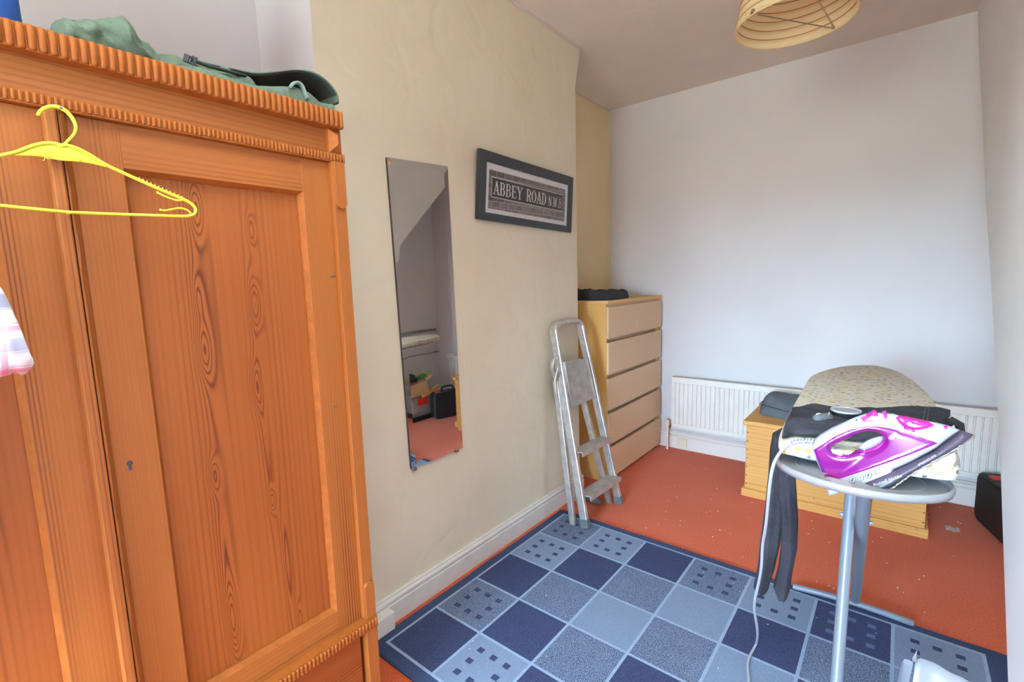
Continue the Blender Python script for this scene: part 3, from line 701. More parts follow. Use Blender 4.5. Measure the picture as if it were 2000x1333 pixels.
# ------------------------------------------------------------------ stepladder
def ladder():
    FL, FR = Vector((-1.276, 2.165, .0125)), Vector((-1.268, 2.556, 0))
    TL, TR = at(1082, 650, 'x', -1.505), at(1134, 640, 'x', -1.505)
    T = thing('stepladder', 'paint-spattered aluminium stepladder leaning folded against the chimney breast', 'ladder', (-1.3, 2.36, 0))
    n = Vector((1, 0, .2)).normalized()
    # front frame: one bent flat tube, left rail - rounded top - right rail
    top = TL.z+.06
    ang = (TR-TL)
    p = lambda a, b, t: a.lerp(b, t)
    up = (TL-FL).normalized(); upr = (TR-FR).normalized()
    path = [FL+up*.045, p(FL, TL, .35), p(FL, TL, .7), TL-up*.02]
    cL = TL+up*.045; cR = TR+upr*.045
    path += [TL+up*.01, TL+up*.03+ang*.04, cL+ang*.14, cL+ang*.5+up*.004, cR-ang*.14, TR+upr*.03-ang*.04, TR+upr*.01]
    path += [TR-upr*.02, p(FR, TR, .7), p(FR, TR, .35), FR+upr*.045]
    b = MB(); rings = []
    for i, q in enumerate(path):
        t = (path[min(i+1, len(path)-1)]-path[max(i-1, 0)]).normalized(); s = t.cross(n).normalized(); d = s.cross(t)
        w, h = .024, .045
        rings.append([q+s*w/2*a+d*h/2*c for a, c in ((-1, -.8), (-.8, -1), (.8, -1), (1, -.8), (1, .8), (.8, 1), (-.8, 1), (-1, .8))])
    b.loft(rings); b.build('front_frame', m_alu, T)
    for F, u in ((FL, up), (FR, upr)):
        b = MB(); b.rod(F+Vector((0, 0, .002)), F+u*.05, .029, .05, up=n); b.build('rubber_foot', m_rubber, T, bevel=.003)
    # rear frame
    BL, BR = Vector((-1.352, 2.157, .0135)), Vector((-1.326, 2.535, 0))
    UL, UR = at(1086, 745, 'x', -1.475), at(1128, 740, 'x', -1.46)
    for B_, U in ((BL, UL), (BR, UR)):
        b = MB(); b.rod(B_, U, .022, .034, up=n); b.build('rear_leg', m_alu, T, bevel=.003)
    b = MB(); a0 = at(1082, 790, 'x', -1.455); b.tube([UL, at(1077, 720, 'x', -1.48), at(1080, 702, 'x', -1.47), at(1090, 696, 'x', -1.46)], .011, 8, flat=.6); b.build('hinge_arm', m_alu, T, smooth=True)
    b = MB(); b.tube([at(1089, 720, 'x', -1.462), at(1083, 745, 'x', -1.455), at(1086, 775, 'x', -1.45), at(1095, 800, 'x', -1.44)], .006, 6); b.build('spring_bar', m_alu, T, smooth=True)
    MB().rod(BL.lerp(UL, .16), BR.lerp(UR, .16), .02, .014).build('rear_crossbar', m_alu, T)
    # treads
    for fr, dep in ((.385, .085), (.165, .095)):
        A = p(FL, TL, fr); B_ = p(FR, TR, fr); q = MB()
        e = (B_-A).normalized(); A = A+e*.008; B_ = B_-e*.008; d = Vector((1, 0, .10)).normalized()
        A0, B0 = A-d*dep*.35, B_-d*dep*.35; A1, B1 = A+d*dep*.65, B_+d*dep*.65
        k = 9
        prof = []
        for i in range(k):
            t0 = i/k; t1 = (i+.6)/k; t2 = (i+.8)/k
            prof += [(t0, 0), (t1, 0), (t1+.01, -.002), (t2+.1/k, -.002)]
        prof.append((1, 0)); prof += [(1, -.028), (.95, -.028), (.95, -.006), (.05, -.006), (.05, -.02), (0, -.02)]
        r0 = [A0.lerp(A1, t)+Vector((0, 0, z)) for t, z in prof]; r1 = [B0.lerp(B1, t)+Vector((0, 0, z)) for t, z in prof]
        q.loft([r0, r1]); q.build('tread', m_alud, T)
    # platform folded up flat against the frame
    a, c, d_, e_ = at(1099, 708, 'x', -1.45), at(1142, 699, 'x', -1.45), at(1160, 778, 'x', -1.41), at(1113, 797, 'x', -1.41)
    nn = (c-a).cross(e_-a).normalized()
    if nn.x < 0: nn = -nn
    k = 24; prof = []
    for i in range(k): prof += [(i/k, .006), ((i+.55)/k, .006), ((i+.6)/k, .003), ((i+.95)/k, .003)]
    prof += [(1, .006), (1, -.012), (0, -.012)]
    q = MB(); q.loft([[a.lerp(e_, t)+nn*z for t, z in prof], [c.lerp(d_, t)+nn*z for t, z in prof]]); q.build('platform', m_alud, T)
    for s, (u, v) in enumerate(((a, e_), (c, d_))):
        MB().rod(u+nn*.002, v+nn*.002, .006, .03, up=nn).build('platform_rim', m_alu, T)
    for q_ in (at(1137, 700, 'x', -1.44), at(1098, 712, 'x', -1.45)):
        MB().tube([q_-Vector((0, .012, 0)), q_+Vector((0, .012, 0))], .006, 8).build('rivet', m_brass, T, smooth=True)
ladder()
# shoe behind the ladder
b = MB(); c = at(1168, 985, 'z', 0)
pth = [(c.x-.17, c.y+.06, .03), (c.x-.13, c.y+.05, .032), (c.x-.07, c.y+.02, .030), (c.x-.02, c.y, .024), (c.x+.02, c.y-.005, .018)]
b.tube(pth, [.018, .034, .036, .032, .012], 14, flat=.95); o = b.build('slipper', m_rubber, smooth='all')
for v in o.data.vertices: v.co.z = max(v.co.z*.85, .001)
tag(o, 'dark grey slipper lying on the carpet behind the stepladder', 'slipper')

# ------------------------------------------------------------------ mirror and picture on the chimney breast
def mirror():
    q = [Vector((-1.5, 1.178, 1.859)), Vector((-1.5, 1.493, 1.876)), Vector((-1.5, 1.511, .615)), Vector((-1.5, 1.209, .612))]
    T = thing('wall_mirror', 'tall narrow frameless mirror on the beige wall beside the wardrobe', 'mirror', (XB, 1.35, .61))
    out = [Vector((XB+.012, v.y, v.z)) for v in q]; ctr = sum(out, Vector())/4
    def ins(v, d):
        return Vector((v.x, v.y+(d if v.y < ctr.y else -d), v.z+(d if v.z < ctr.z else -d)))
    inn = [ins(v, .024)+Vector((.0005, 0, 0)) for v in out]
    MB().add(inn, [(0, 1, 2, 3)]).build('mirror_glass', m_mirror, T)
    b = MB()
    for i in range(4):
        j = (i+1) % 4; b.add([out[i], out[j], inn[j], inn[i]], [(0, 1, 2, 3)])
    b.build('bevelled_edge', m_mirror, T)
    b = MB(); b.loft([[Vector((XB+.001, v.y, v.z)) for v in out], out], cap=False); b.add([Vector((XB+.001, v.y, v.z)) for v in out], [(0, 1, 2, 3)]); b.build('backing', m_mback, T)
    for y, z in ((1.225, .606), (1.47, .61)): MB().box(XB+.001, XB+.018, y-.008, y+.008, z-.004, z+.008).build('mirror_clip', m_brass, T)
mirror()
def picture():
    # top leans out a little: plane x = XT at the top, x = XBt at the bottom
    q = [at(937.5, 289.2, 'x', -1.512), at(1120, 347.3, 'x', -1.512), at(1115.8, 454.9, 'x', -1.536), at(933, 427.6, 'x', -1.536)]
    c = sum(q, Vector())/4
    T = thing('framed_picture', 'black framed print of a street sign on grey bricks reading ABBEY ROAD', 'picture', tuple(Vector((XB, c.y, c.z))))
    n = (q[1]-q[0]).cross(q[3]-q[0]).normalized()
    if n.x < 0: n = -n
    def P(u, v, w=0):
        a = q[3].lerp(q[2], u); b_ = q[0].lerp(q[1], u); return a.lerp(b_, v)+n*w
    def plate(u0, u1, v0, v1, w): return [P(u0, v0, w), P(u1, v0, w), P(u1, v1, w), P(u0, v1, w)]
    fu, fv = .065, .154
    b = MB(); O = (0, 1, 0, 1); I = (fu, .946, .114, 1-fv)
    o_f, i_f = plate(*O, 0), plate(*I, -.002); o_b, i_b = plate(*O, -.018), plate(*I, -.010)
    for i in range(4):
        j = (i+1) % 4; b.add([o_f[i], o_f[j], i_f[j], i_f[i]], [(0, 1, 2, 3)]); b.add([o_f[i], o_f[j], o_b[j], o_b[i]], [(0, 1, 2, 3)]); b.add([i_f[i], i_f[j], i_b[j], i_b[i]], [(0, 1, 2, 3)])
    b.add(o_b, [(0, 1, 2, 3)]); b.build('frame', m_black, T)
    MB().add(plate(*I, -.008), [(0, 1, 2, 3)]).build('mount', m_mount, T)
    bu0, bu1, bv0, bv1 = .094, .914, .184, .755
    MB().add(plate(bu0, bu1, bv0, bv1, -.0072), [(0, 1, 2, 3)]).build('brick_print', m_brick, T)
    su0, su1, sv0, sv1 = .121, .880, .365, .645
    MB().add(plate(su0-.004, su1+.004, sv0-.012, sv1+.012, -.0066), [(0, 1, 2, 3)]).build('sign_outline', m_letter, T)
    MB().add(plate(su0, su1, sv0, sv1, -.006), [(0, 1, 2, 3)]).build('sign_board', m_ink, T)
    # bold slab-serif lettering drawn from strokes; letter box 1 x 1.6
    S = .20; t = .10
    def bar(x0, y0, x1, y1, w):
        dx, dy = x1-x0, y1-y0; L = math.hypot(dx, dy); nx, ny = -dy/L*w/2, dx/L*w/2
        return [(x0+nx, y0+ny), (x1+nx, y1+ny), (x1-nx, y1-ny), (x0-nx, y0-ny)]
    def arc(cx, cy, rx, ry, a0, a1, w0, w1, n_=10):
        r = []
        for i in range(n_):
            A, B_ = math.radians(a0+(a1-a0)*i/n_), math.radians(a0+(a1-a0)*(i+1)/n_)
            wf = lambda a: w1+(w0-w1)*abs(math.cos(a))
            pt = lambda a, s: (cx+(rx+s*wf(a)/2)*math.cos(a), cy+(ry+s*w1/2)*math.sin(a))
            r.append([pt(A, 1), pt(B_, 1), pt(B_, -1), pt(A, -1)])
        return r
    V = lambda x, w=.22: [bar(x, 0, x, 1.6, w)]
    sf = lambda x, y, w=.44: [bar(x-w/2, y, x+w/2, y, t)]
    G = {}
    G['A'] = [bar(.17, 0, .5, 1.6, .1), bar(.5, 1.6, .83, 0, .23), bar(.25, .5, .75, .5, .1)]+sf(.15, .05)+sf(.85, .05, .46)
    G['B'] = V(.25)+[bar(.05, .05, .6, .05, t), bar(.05, 1.55, .58, 1.55, t), bar(.3, .84, .6, .84, t)]+arc(.55, .445, .28, .395, -90, 90, .24, .1)+arc(.52, 1.195, .26, .355, -90, 90, .22, .1)
    G['E'] = V(.25)+[bar(.05, .05, .88, .05, t), bar(.05, 1.55, .85, 1.55, t), bar(.3, .82, .65, .82, t), bar(.86, 0, .86, .42, .08), bar(.83, 1.6, .83, 1.2, .08), bar(.66, .62, .66, 1.02, .08)]
    G['Y'] = [bar(.5, 0, .5, .75, .22), bar(.17, 1.55, .5, .72, .22), bar(.86, 1.55, .5, .72, .1)]+sf(.5, .05, .5)+sf(.16, 1.55, .44)+sf(.87, 1.55, .34)
    G['R'] = V(.25)+[bar(.05, 1.55, .55, 1.55, t), bar(.3, .8, .6, .8, t), bar(.52, .8, .84, .03, .22)]+arc(.54, 1.175, .27, .375, -90, 90, .23, .1)+sf(.25, .05, .46)+sf(.9, .05, .3)
    G['O'] = arc(.5, .8, .36, .75, 0, 360, .25, .1, 24)
    G['D'] = V(.25)+[bar(.05, .05, .5, .05, t), bar(.05, 1.55, .5, 1.55, t)]+arc(.46, .8, .4, .75, -90, 90, .25, .1, 12)
    G['N'] = [bar(.2, 0, .2, 1.6, .12), bar(.8, 0, .8, 1.6, .12), bar(.2, 1.55, .8, .05, .2)]+sf(.2, .05, .3)
    G['W'] = [bar(.08, 1.6, .3, 0, .16), bar(.3, 0, .5, 1.5, .1), bar(.5, 1.5, .7, 0, .16), bar(.7, 0, .93, 1.6, .1)]+sf(.08, 1.55, .26)+sf(.93, 1.55, .22)
    G['.'] = [bar(.3, .08, .5, .08, .2)]
    G['8'] = arc(.5, .42, .32, .37, 0, 360, .13, .1, 16)+arc(.5, 1.19, .27, .34, 0, 360, .12, .1, 16)
    def word(s, u0, u1, v0, v1):
        wd = {'.': .42, ' ': .7, 'W': 1.15}; tot = sum(wd.get(ch, 1.02) for ch in s); x = 0
        for ch in s:
            b = MB()
            for poly in G.get(ch, []):
                k = 1.12 if ch == 'W' else 1
                b.add([P(u0+(x+px_*k)/tot*(u1-u0), v0+py_/1.6*(v1-v0), -.0052) for px_, py_ in poly], [tuple(range(len(poly)))])
            x += wd.get(ch, 1.02)
            if ch != ' ': b.build('letter', m_letter, T)
    word('ABBEY ROAD', .133, .678, .405, .600)
    word('N.W.8', .702, .868, .405, .575)
    MB().tube([P(.5, .8, -.018), Vector((XB, P(.5, .8).y, P(.5, .8).z+.05))], .0015, 6).build('hanging_wire', m_brass, T)
picture()

# ------------------------------------------------------------------ paper lamp shade
def lamp():
    c = Vector((-.323, 1.925, 0)); z0, z1, r0, r1 = 2.20, 2.42, .179, .140
    T = thing('pendant_lamp', 'cream ribbed paper lampshade hanging from the ceiling', 'lamp', (c.x, c.y, ZC))
    tilt = lambda x, y, z: Vector((x, y, z+.0))
    prof = [(r0+(r1-r0)*t+.008*math.sin(t*math.pi*8)**2*-1, z0+(z1-z0)*t) for t in [i/32 for i in range(33)]]
    b = MB(); rings = [[Vector((c.x+r*math.cos(a), c.y+r*math.sin(a), z)) for a in [2*math.pi*j/48 for j in range(48)]] for r, z in prof]
    b.loft(rings, cap=False); b.build('shade', m_paper, T, smooth='all')
    for k in range(9):
        t = k/8; r = r0+(r1-r0)*t-.001; z = z0+(z1-z0)*t
        b = MB(); b.tube([Vector((c.x+r*math.cos(a), c.y+r*math.sin(a), z)) for a in [2*math.pi*j/48 for j in range(48)]], .0016 if k else .0022, 6, closed=True)
        b.build('rib', m_bands if k else m_paper, T, smooth='all')
    a1, a2 = at(1481, 29, 'z', z0+.004), at(1631, 56, 'z', z0+.004)
    for a in (a1, a2):
        d = (a-c); d.z = 0; a_ = Vector((c.x, c.y, z0+.004))+d.normalized()*r0*.985
        b = MB(); b.tube([a_, a_+Vector((0, 0, .012))-d.normalized()*.004], .006, 8); b.build('frame_clip', m_brass, T, smooth=True)
        MB().tube([a_, Vector((c.x, c.y, z1-.05))+d.normalized()*.02], .0016, 6).build('frame_wire', m_brass, T, smooth=True)
    MB().tube([a1, a2], .0018, 6).build('frame_wire', m_brass, T, smooth=True)
    MB().tube([(c.x, c.y, z1-.09), (c.x, c.y, z1-.03), (c.x, c.y, z1-.02)], [.02, .02, .008], 14).build('lamp_holder', m_wplas, T, smooth=True)
    MB().tube([(c.x, c.y, z1-.03), (c.x, c.y, ZC)], .003, 8).build('flex', m_wplas, T, smooth=True)
    MB().tube([(c.x, c.y, ZC-.03), (c.x, c.y, ZC-.012), (c.x, c.y, ZC)], [.02, .04, .045], 20).build('ceiling_rose', m_wplas, T, smooth=True)
    MB().rod((c.x-r1, c.y, z1-.002), (c.x+r1, c.y, z1-.002), .003, .003).build('frame_wire', m_brass, T)
lamp()

# ------------------------------------------------------------------ pine blanket chest
def trunk():
    x0, x1, y0, y1, h = -.69, .168, 3.12, 3.555, .485
    T = thing('blanket_chest', 'golden pine blanket chest standing before the radiator', 'chest', ((x0+x1)/2, 3.34, 0))
    zz = [.045, .20, .345, .452]
    for i in range(3):
        MB().box(x0, x1, y0, y0+.018, zz[i]+.0006, zz[i+1]-.0006).build('front_board', trunk_x, T, bevel=.001)
        MB().box(x0, x1, y1-.018, y1, zz[i]+.0006, zz[i+1]-.0006).build('back_board', trunk_x, T, bevel=.001)
    MB().box(x0+.0005, x0+.018, y0+.018, y1-.018, .045, .452).build('end_board', trunk_x, T)
    MB().box(x1-.018, x1-.0005, y0+.018, y1-.018, .045, .452).build('end_board', trunk_x, T)
    MB().box(x0+.018, x1-.018, y0+.018, y1-.018, .04, .055).build('bottom_board', trunk_x, T)
    b = MB(); b.box(x0-.016, x1+.016, y0-.016, y0, 0, .05); b.box(x0-.016, x0, y0, y1, 0, .05); b.box(x1, x1+.016, y0, y1, 0, .05); b.build('plinth', trunk_x, T, bevel=.003)
    MB().box(x0-.018, x1+.018, y0-.02, y1+.01, .455, h).build('lid', trunk_x, T, bevel=.008)
    # dovetails show as small dark end-grain marks at both front corners
    for xx in (x0+.004, x1-.012):
        for k in range(7):
            z = .075+k*.055; MB().box(xx, xx+.008, y0-.0006, y0+.002, z, z+.006).build('dovetail', pine_dark, T)
    for px, py in ((1790, 1034), (1590, 975)):
        p = at(px, py, 'y', y0-.017); MB().tube([p+Vector((0, -.0006, 0)), p+Vector((0, .002, 0))], .004, 8).build('nail', m_brass, T)
trunk()
# grey pouch on the chest
b = MB()
ol = smoothpoly([(-.655, 3.27), (-.43, 3.24), (-.36, 3.30), (-.36, 3.48), (-.45, 3.52), (-.62, 3.50), (-.67, 3.40)])
lump(b, ol, .4865, lambda x, y: .125+.02*noise.noise(Vector((x*9, y*9, 4))), step=.014, rim=.075)
T = thing('wash_bag', 'rounded grey zipped bag lying on the blanket chest', 'bag', (-.52, 3.37, .4865))
b.build('body', m_greybag, T, smooth='all')
b = MB(); b.tube([(x, y, .545+.012*noise.noise(Vector((x*9, y*9, 4)))) for x, y in [(-.52+(p[0]+.52)*1.0, 3.37+(p[1]-3.37)*1.0) for p in ol]], .003, 6, closed=True); b.build('zip', m_black, T, smooth='all')

# ------------------------------------------------------------------ tool case, tub and things at the right wall
def case():
    T = thing('tool_case', 'flat black plastic tool case with red catch standing on the carpet', 'case', (.5, 3.33, 0))
    a = Vector((.385, 3.545, 0)); d = Vector((.13, -.46, 0)).normalized(); nrm = Vector((-d.y, d.x, 0)); 
    if nrm.x < 0: nrm = -nrm
    L, h, th = .42, .275, .11; R = .045
    lp = []
    for cx, cz, a0 in ((L-R, R, -90), (L-R, h-R, 0), (R, h-R, 90), (R, R, 180)):
        for k in range(5):
            t = math.radians(a0+22.5*k); lp.append((cx+R*math.cos(t), cz+R*math.sin(t)))
    P = lambda u, z, w: a+d*u+nrm*w+Vector((0, 0, z))
    for nm, w0, w1 in (('front_shell', 0, th/2-.002), ('rear_shell', th/2+.002, th)):
        b = MB(); sh = lambda k, w: [P(L/2+(u-L/2)*k, h/2+(z-h/2)*k, w) for u, z in lp]
        b.loft([sh(.96, w0), sh(1, w0+.01), sh(1, w1-.01), sh(1, w1)] if nm == 'front_shell' else [sh(1, w0), sh(1, w0+.01), sh(1, w1-.01), sh(.96, w1)])
        b.build(nm, m_blackcase, T, bevel=.004)
    b = MB(); b.loft([[P(L/2+(u-L/2)*.9, h/2+(z-h/2)*.86, w) for u, z in lp] for w in (-.003, .002)]); b.build('raised_panel', m_blackcase, T)
    for u in (.12, .36):
        b = MB(); b.prism([P(u-.025, h-.03, .01), P(u+.025, h-.03, .01), P(u+.025, h+.008, .01), P(u-.025, h+.008, .01)], nrm*.07); b.build('catch', m_red, T, bevel=.003)
    b = MB(); b.tube([P(.17, h, th/2), P(.175, h+.035, th/2), P(.20, h+.045, th/2), P(.28, h+.045, th/2), P(.305, h+.035, th/2), P(.31, h, th/2)], .010, 8); b.build('handle', m_blackcase, T, smooth=True)
case()
def tub():
    T = thing('storage_tub', 'clear plastic tub with red clips and black base seen in mirror', 'tub', (.78, 3.0, 0))
    x0, x1, y0, y1 = .62, .98, 2.95, 3.29
    b = MB(); b.box(x0, x1, y0, y1, .04, .22); b.build('bin', m_clear, T, bevel=.01)
    MB().box(x0-.01, x1+.01, y0-.01, y1+.01, 0, .045).build('base', m_blackcase, T, bevel=.006)
    MB().box(x0-.008, x1+.008, y0-.008, y1+.008, .22, .235).build('lid', m_clear, T, bevel=.004)
    MB().box(x0-.022, x0-.008, y0+.06, y0+.19, .16, .235).build('clip', m_red, T, bevel=.004)
    MB().box(x0+.04, x1-.06, y0+.05, y1-.08, .05, .14).build('contents', m_wplas, T, bevel=.02)
tub()
T = thing('cardboard_box', 'open brown cardboard box tilted on the clear tub', 'box', (.78, 3.0, .24))
b = MB()
R_ = Matrix.Rotation(math.radians(12), 3, 'X') @ Matrix.Rotation(math.radians(18), 3, 'Z')
Q = lambda x, y, z: R_ @ Vector((x, y, z))+Vector((.74, 3.09, .27))
for (x0, x1, y0, y1, z0, z1) in ((-.14, .14, -.11, .11, 0, .004), (-.14, -.136, -.11, .11, 0, .13), (.136, .14, -.11, .11, 0, .13), (-.14, .14, -.11, -.106, 0, .13), (-.14, .14, .106, .11, 0, .13)):
    b.hexa([Q(x0, y0, z0), Q(x1, y0, z0), Q(x1, y1, z0), Q(x0, y1, z0), Q(x0, y0, z1), Q(x1, y0, z1), Q(x1, y1, z1), Q(x0, y1, z1)])
b.build('body', m_card, T)
for s in (-1, 1):
    b = MB(); b.hexa([Q(-.14, s*.11, .126), Q(.14, s*.11, .126), Q(.14, s*.18, .15), Q(-.14, s*.18, .15), Q(-.14, s*.11, .13), Q(.14, s*.11, .13), Q(.14, s*.18, .154), Q(-.14, s*.18, .154)]); b.build('flap', m_card, T)
o = MB().rod((.585, 3.06, .255), (.60, 3.30, .315), .02, .035).build('offcut', trunk_x, bevel=.002); tag(o, 'pale timber offcut lying across the cardboard box', 'timber offcut')
b = MB(); b.tube([(.66, 2.86, .42), (.66, 2.93, .44), (.66, 3.0, .44), (.67, 3.06, .41)], [.03, .05, .045, .02], 10); o = b.build('black_glove', m_dark, smooth='all'); tag(o, 'black glove heaped on the cardboard box', 'glove')
b = MB(); b.rod((.68, 3.08, .42), (.67, 3.18, .445), .06, .03); o = b.build('green_packet', mat('green_card', lin(60, 130, 60), .6), bevel=.004); tag(o, 'small green packet poking out of the cardboard box', 'packet')
T = thing('wall_rail', 'thin rail and hanging rod fixed on the right wall seen in the mirror', 'rail', (XR, 3.2, .69))
MB().box(XR-.022, XR, 2.95, 3.69, .835, .862).build('batten', m_brass, T, bevel=.002)
b = MB(); b.tube([(XR-.07, 3.0, .60), (XR-.07, 3.66, .60)], .005, 8); o = b.build('hanging_rod', m_brass, T, smooth=True)
for y in (3.0, 3.66): MB().rod((XR-.075, y, .60), (XR, y, .60), .012, .012).build('rod_bracket', m_brass, T)

# ------------------------------------------------------------------ ironing board
BZ = .950; KS = .931
def board():
    T = thing('ironing_board', 'ironing board with patterned cover and grey oval iron rest', 'ironing board', (-.07, 1.8, 0))
    ol = [(-.245, 1.47), (-.262, 1.70), (-.275, 2.0), (-.29, 2.36), (-.293, 2.50), (-.25, 2.70), (-.18, 2.85), (-.11, 2.90), (-.05, 2.90), (.01, 2.80), (.06, 2.62), (.10, 2.38), (.122, 2.15), (.135, 1.8), (.14, 1.52), (.125, 1.47), (-.06, 1.455), (-.23, 1.455)]
    ol = [(x*KS, y*KS) for x, y in ol]
    ol = smoothpoly(ol, 2)
    c = Vector((sum(p[0] for p in ol)/len(ol), sum(p[1] for p in ol)/len(ol), 0))
    def ring(k, z):
        return [Vector((p[0]-(p[0]-c.x)*k/.2*.0-(.0 if k == 0 else k)*(1 if p[0] > c.x else -1)*min(1, abs(p[0]-c.x)/.05), p[1]-k*(1 if p[1] > c.y else -1)*min(1, abs(p[1]-c.y)/.4), z)) for p in ol]
    b = MB(); b.loft([ring(.03, BZ-.038), ring(.004, BZ-.036), ring(0, BZ-.022), ring(0, BZ-.008), ring(.004, BZ-.002), ring(.012, BZ)]); b.build('cover', m_cover, T, smooth=True)
    b = MB(); b.loft([ring(.035, BZ-.05), ring(.035, BZ-.039)]); b.build('board_frame', m_leg, T)
    # drooping corner of the cover at the near right
    ol2 = [at(px, py, 'y', 1.47*KS) for px, py in ((1815, 905), (1866, 884), (1868, 900), (1862, 914), (1848, 921), (1832, 924), (1815, 922))]
    b = MB(); b.prism(ol2, (0, .015, 0)); b.build('cover_hem', m_cover, T, bevel=.004)
    ol3 = [at(px, py, 'y', 1.452*KS) for px, py in ((1526, 862), (1600, 862), (1602, 888), (1560, 890), (1538, 885), (1528, 875))]
    b = MB(); b.prism(ol3, (0, .012, 0)); b.build('cover_hem', m_cover, T, bevel=.003)
    # legs: two crossing tubes with T-feet
    xa, xb_ = -.045, -.088
    A0, A1 = Vector((-.085, 2.29, .02)), Vector((xa, 1.36, .855))
    B0, B1 = Vector((-.085, 1.22, .02)), Vector((xb_+.01, 2.30, .87))
    # near leg kept left of the far one as in the photograph
    top = at(1661, 975, 'y', 1.60); low = at(1634, 1330, 'y', 1.42)
    dB = (low-top)/(low.z-top.z)
    B0 = low+dB*(.034-low.z); B1 = top+dB*(.905-top.z)
    topA = at(1688, 970, 'y', 1.42); footA = at(1671, 1172, 'y', 2.25)
    footA.z = max(footA.z, .02); dA = (topA-footA); A1 = footA+dA*((.895-footA.z)/dA.z); A0 = footA
    MB().tube([A0, A1], .0165, 16).build('leg', m_leg, T, smooth=True)
    MB().tube([B0, B1], .0145, 16).build('leg', m_leg, T, smooth=True)
    f0, f1 = at(1549, 1146, 'z', .026), at(1784, 1219, 'z', .026)
    pts = []
    for i in range(13):
        t = i/12; p = f0.lerp(f1, t); p.z = .026+.010*math.sin(math.pi*t); pts.append(p)
    MB().tube(pts, .0125, 12).build('foot_bar', m_leg, T, smooth=True)
    MB().tube([(B0.x-.17, B0.y, .0265), (B0.x, B0.y, .034), (B0.x+.17, B0.y, .0265)], .0125, 12).build('foot_bar', m_leg, T, smooth=True)
    for p, sx in ((top.lerp(low, .10), -.017), (topA.lerp(footA, .16), .019)):
        p = p+Vector((sx, 0, 0)); MB().tube([p-Vector((.004, 0, 0)), p+Vector((.004, 0, 0))], .006, 8).build('bolt', m_leg, T, smooth=True)
    p = (top+low)/2
    # iron rest: oval pressed tray with a rolled rim and an opening for the heel
    cx, cy, a, c_, zt = -.060*KS, 1.492*KS, .190*KS, .140*KS, .898
    el = lambda k, z, n=56: [Vector((cx+a*k*math.cos(t), cy+c_*k*math.sin(t), z)) for t in [2*math.pi*j/n for j in range(n)]]
    b = MB(); n = 56; seq = [(.95, zt-.016), (.985, zt-.017), (1.0, zt-.009), (.998, zt-.002), (.98, zt+.003), (.95, zt-.002), (.92, zt-.010)]
    b.loft([el(k, z) for k, z in seq], cap=False, closed=True); b.build('tray_rim', m_tray, T, smooth='all')
    hole = [(x*KS, y*KS) for x, y in [(-.126, 1.385), (-.07, 1.378), (-.06, 1.40), (-.06, 1.46), (-.126, 1.46)]]
    b = MB(); puff(b, [(p.x, p.y) for p in el(.955, 0)], [smoothpoly(hole, 1)], .02, lambda x, y: 1, lambda x, y, t: Vector((x, y, zt-.0095+.0015*t)), rim=0); b.build('tray_plate', m_tray, T)
    b = MB(); b.tube(el(.70, zt-.008), .0022, 6, closed=True)
    b2 = MB()
    for s in ((105, 255), (-70, 60)):
        pts = [Vector((cx+a*.72*math.cos(math.radians(t)), cy+c_*.72*math.sin(math.radians(t)), zt-.0078)) for t in range(s[0], s[1], 8)]
        MB().tube(pts, .0018, 6).build('tray_ridge', m_tray, T, smooth='all')
    MB().rod((cx-.05, cy-.01, zt-.03), (cx-.05, 1.66, .903), .02, .006).build('tray_bracket', m_leg, T); MB().rod((cx+.05, cy-.01, zt-.03), (cx+.05, 1.66, .903), .02, .006).build('tray_bracket', m_leg, T)
board()

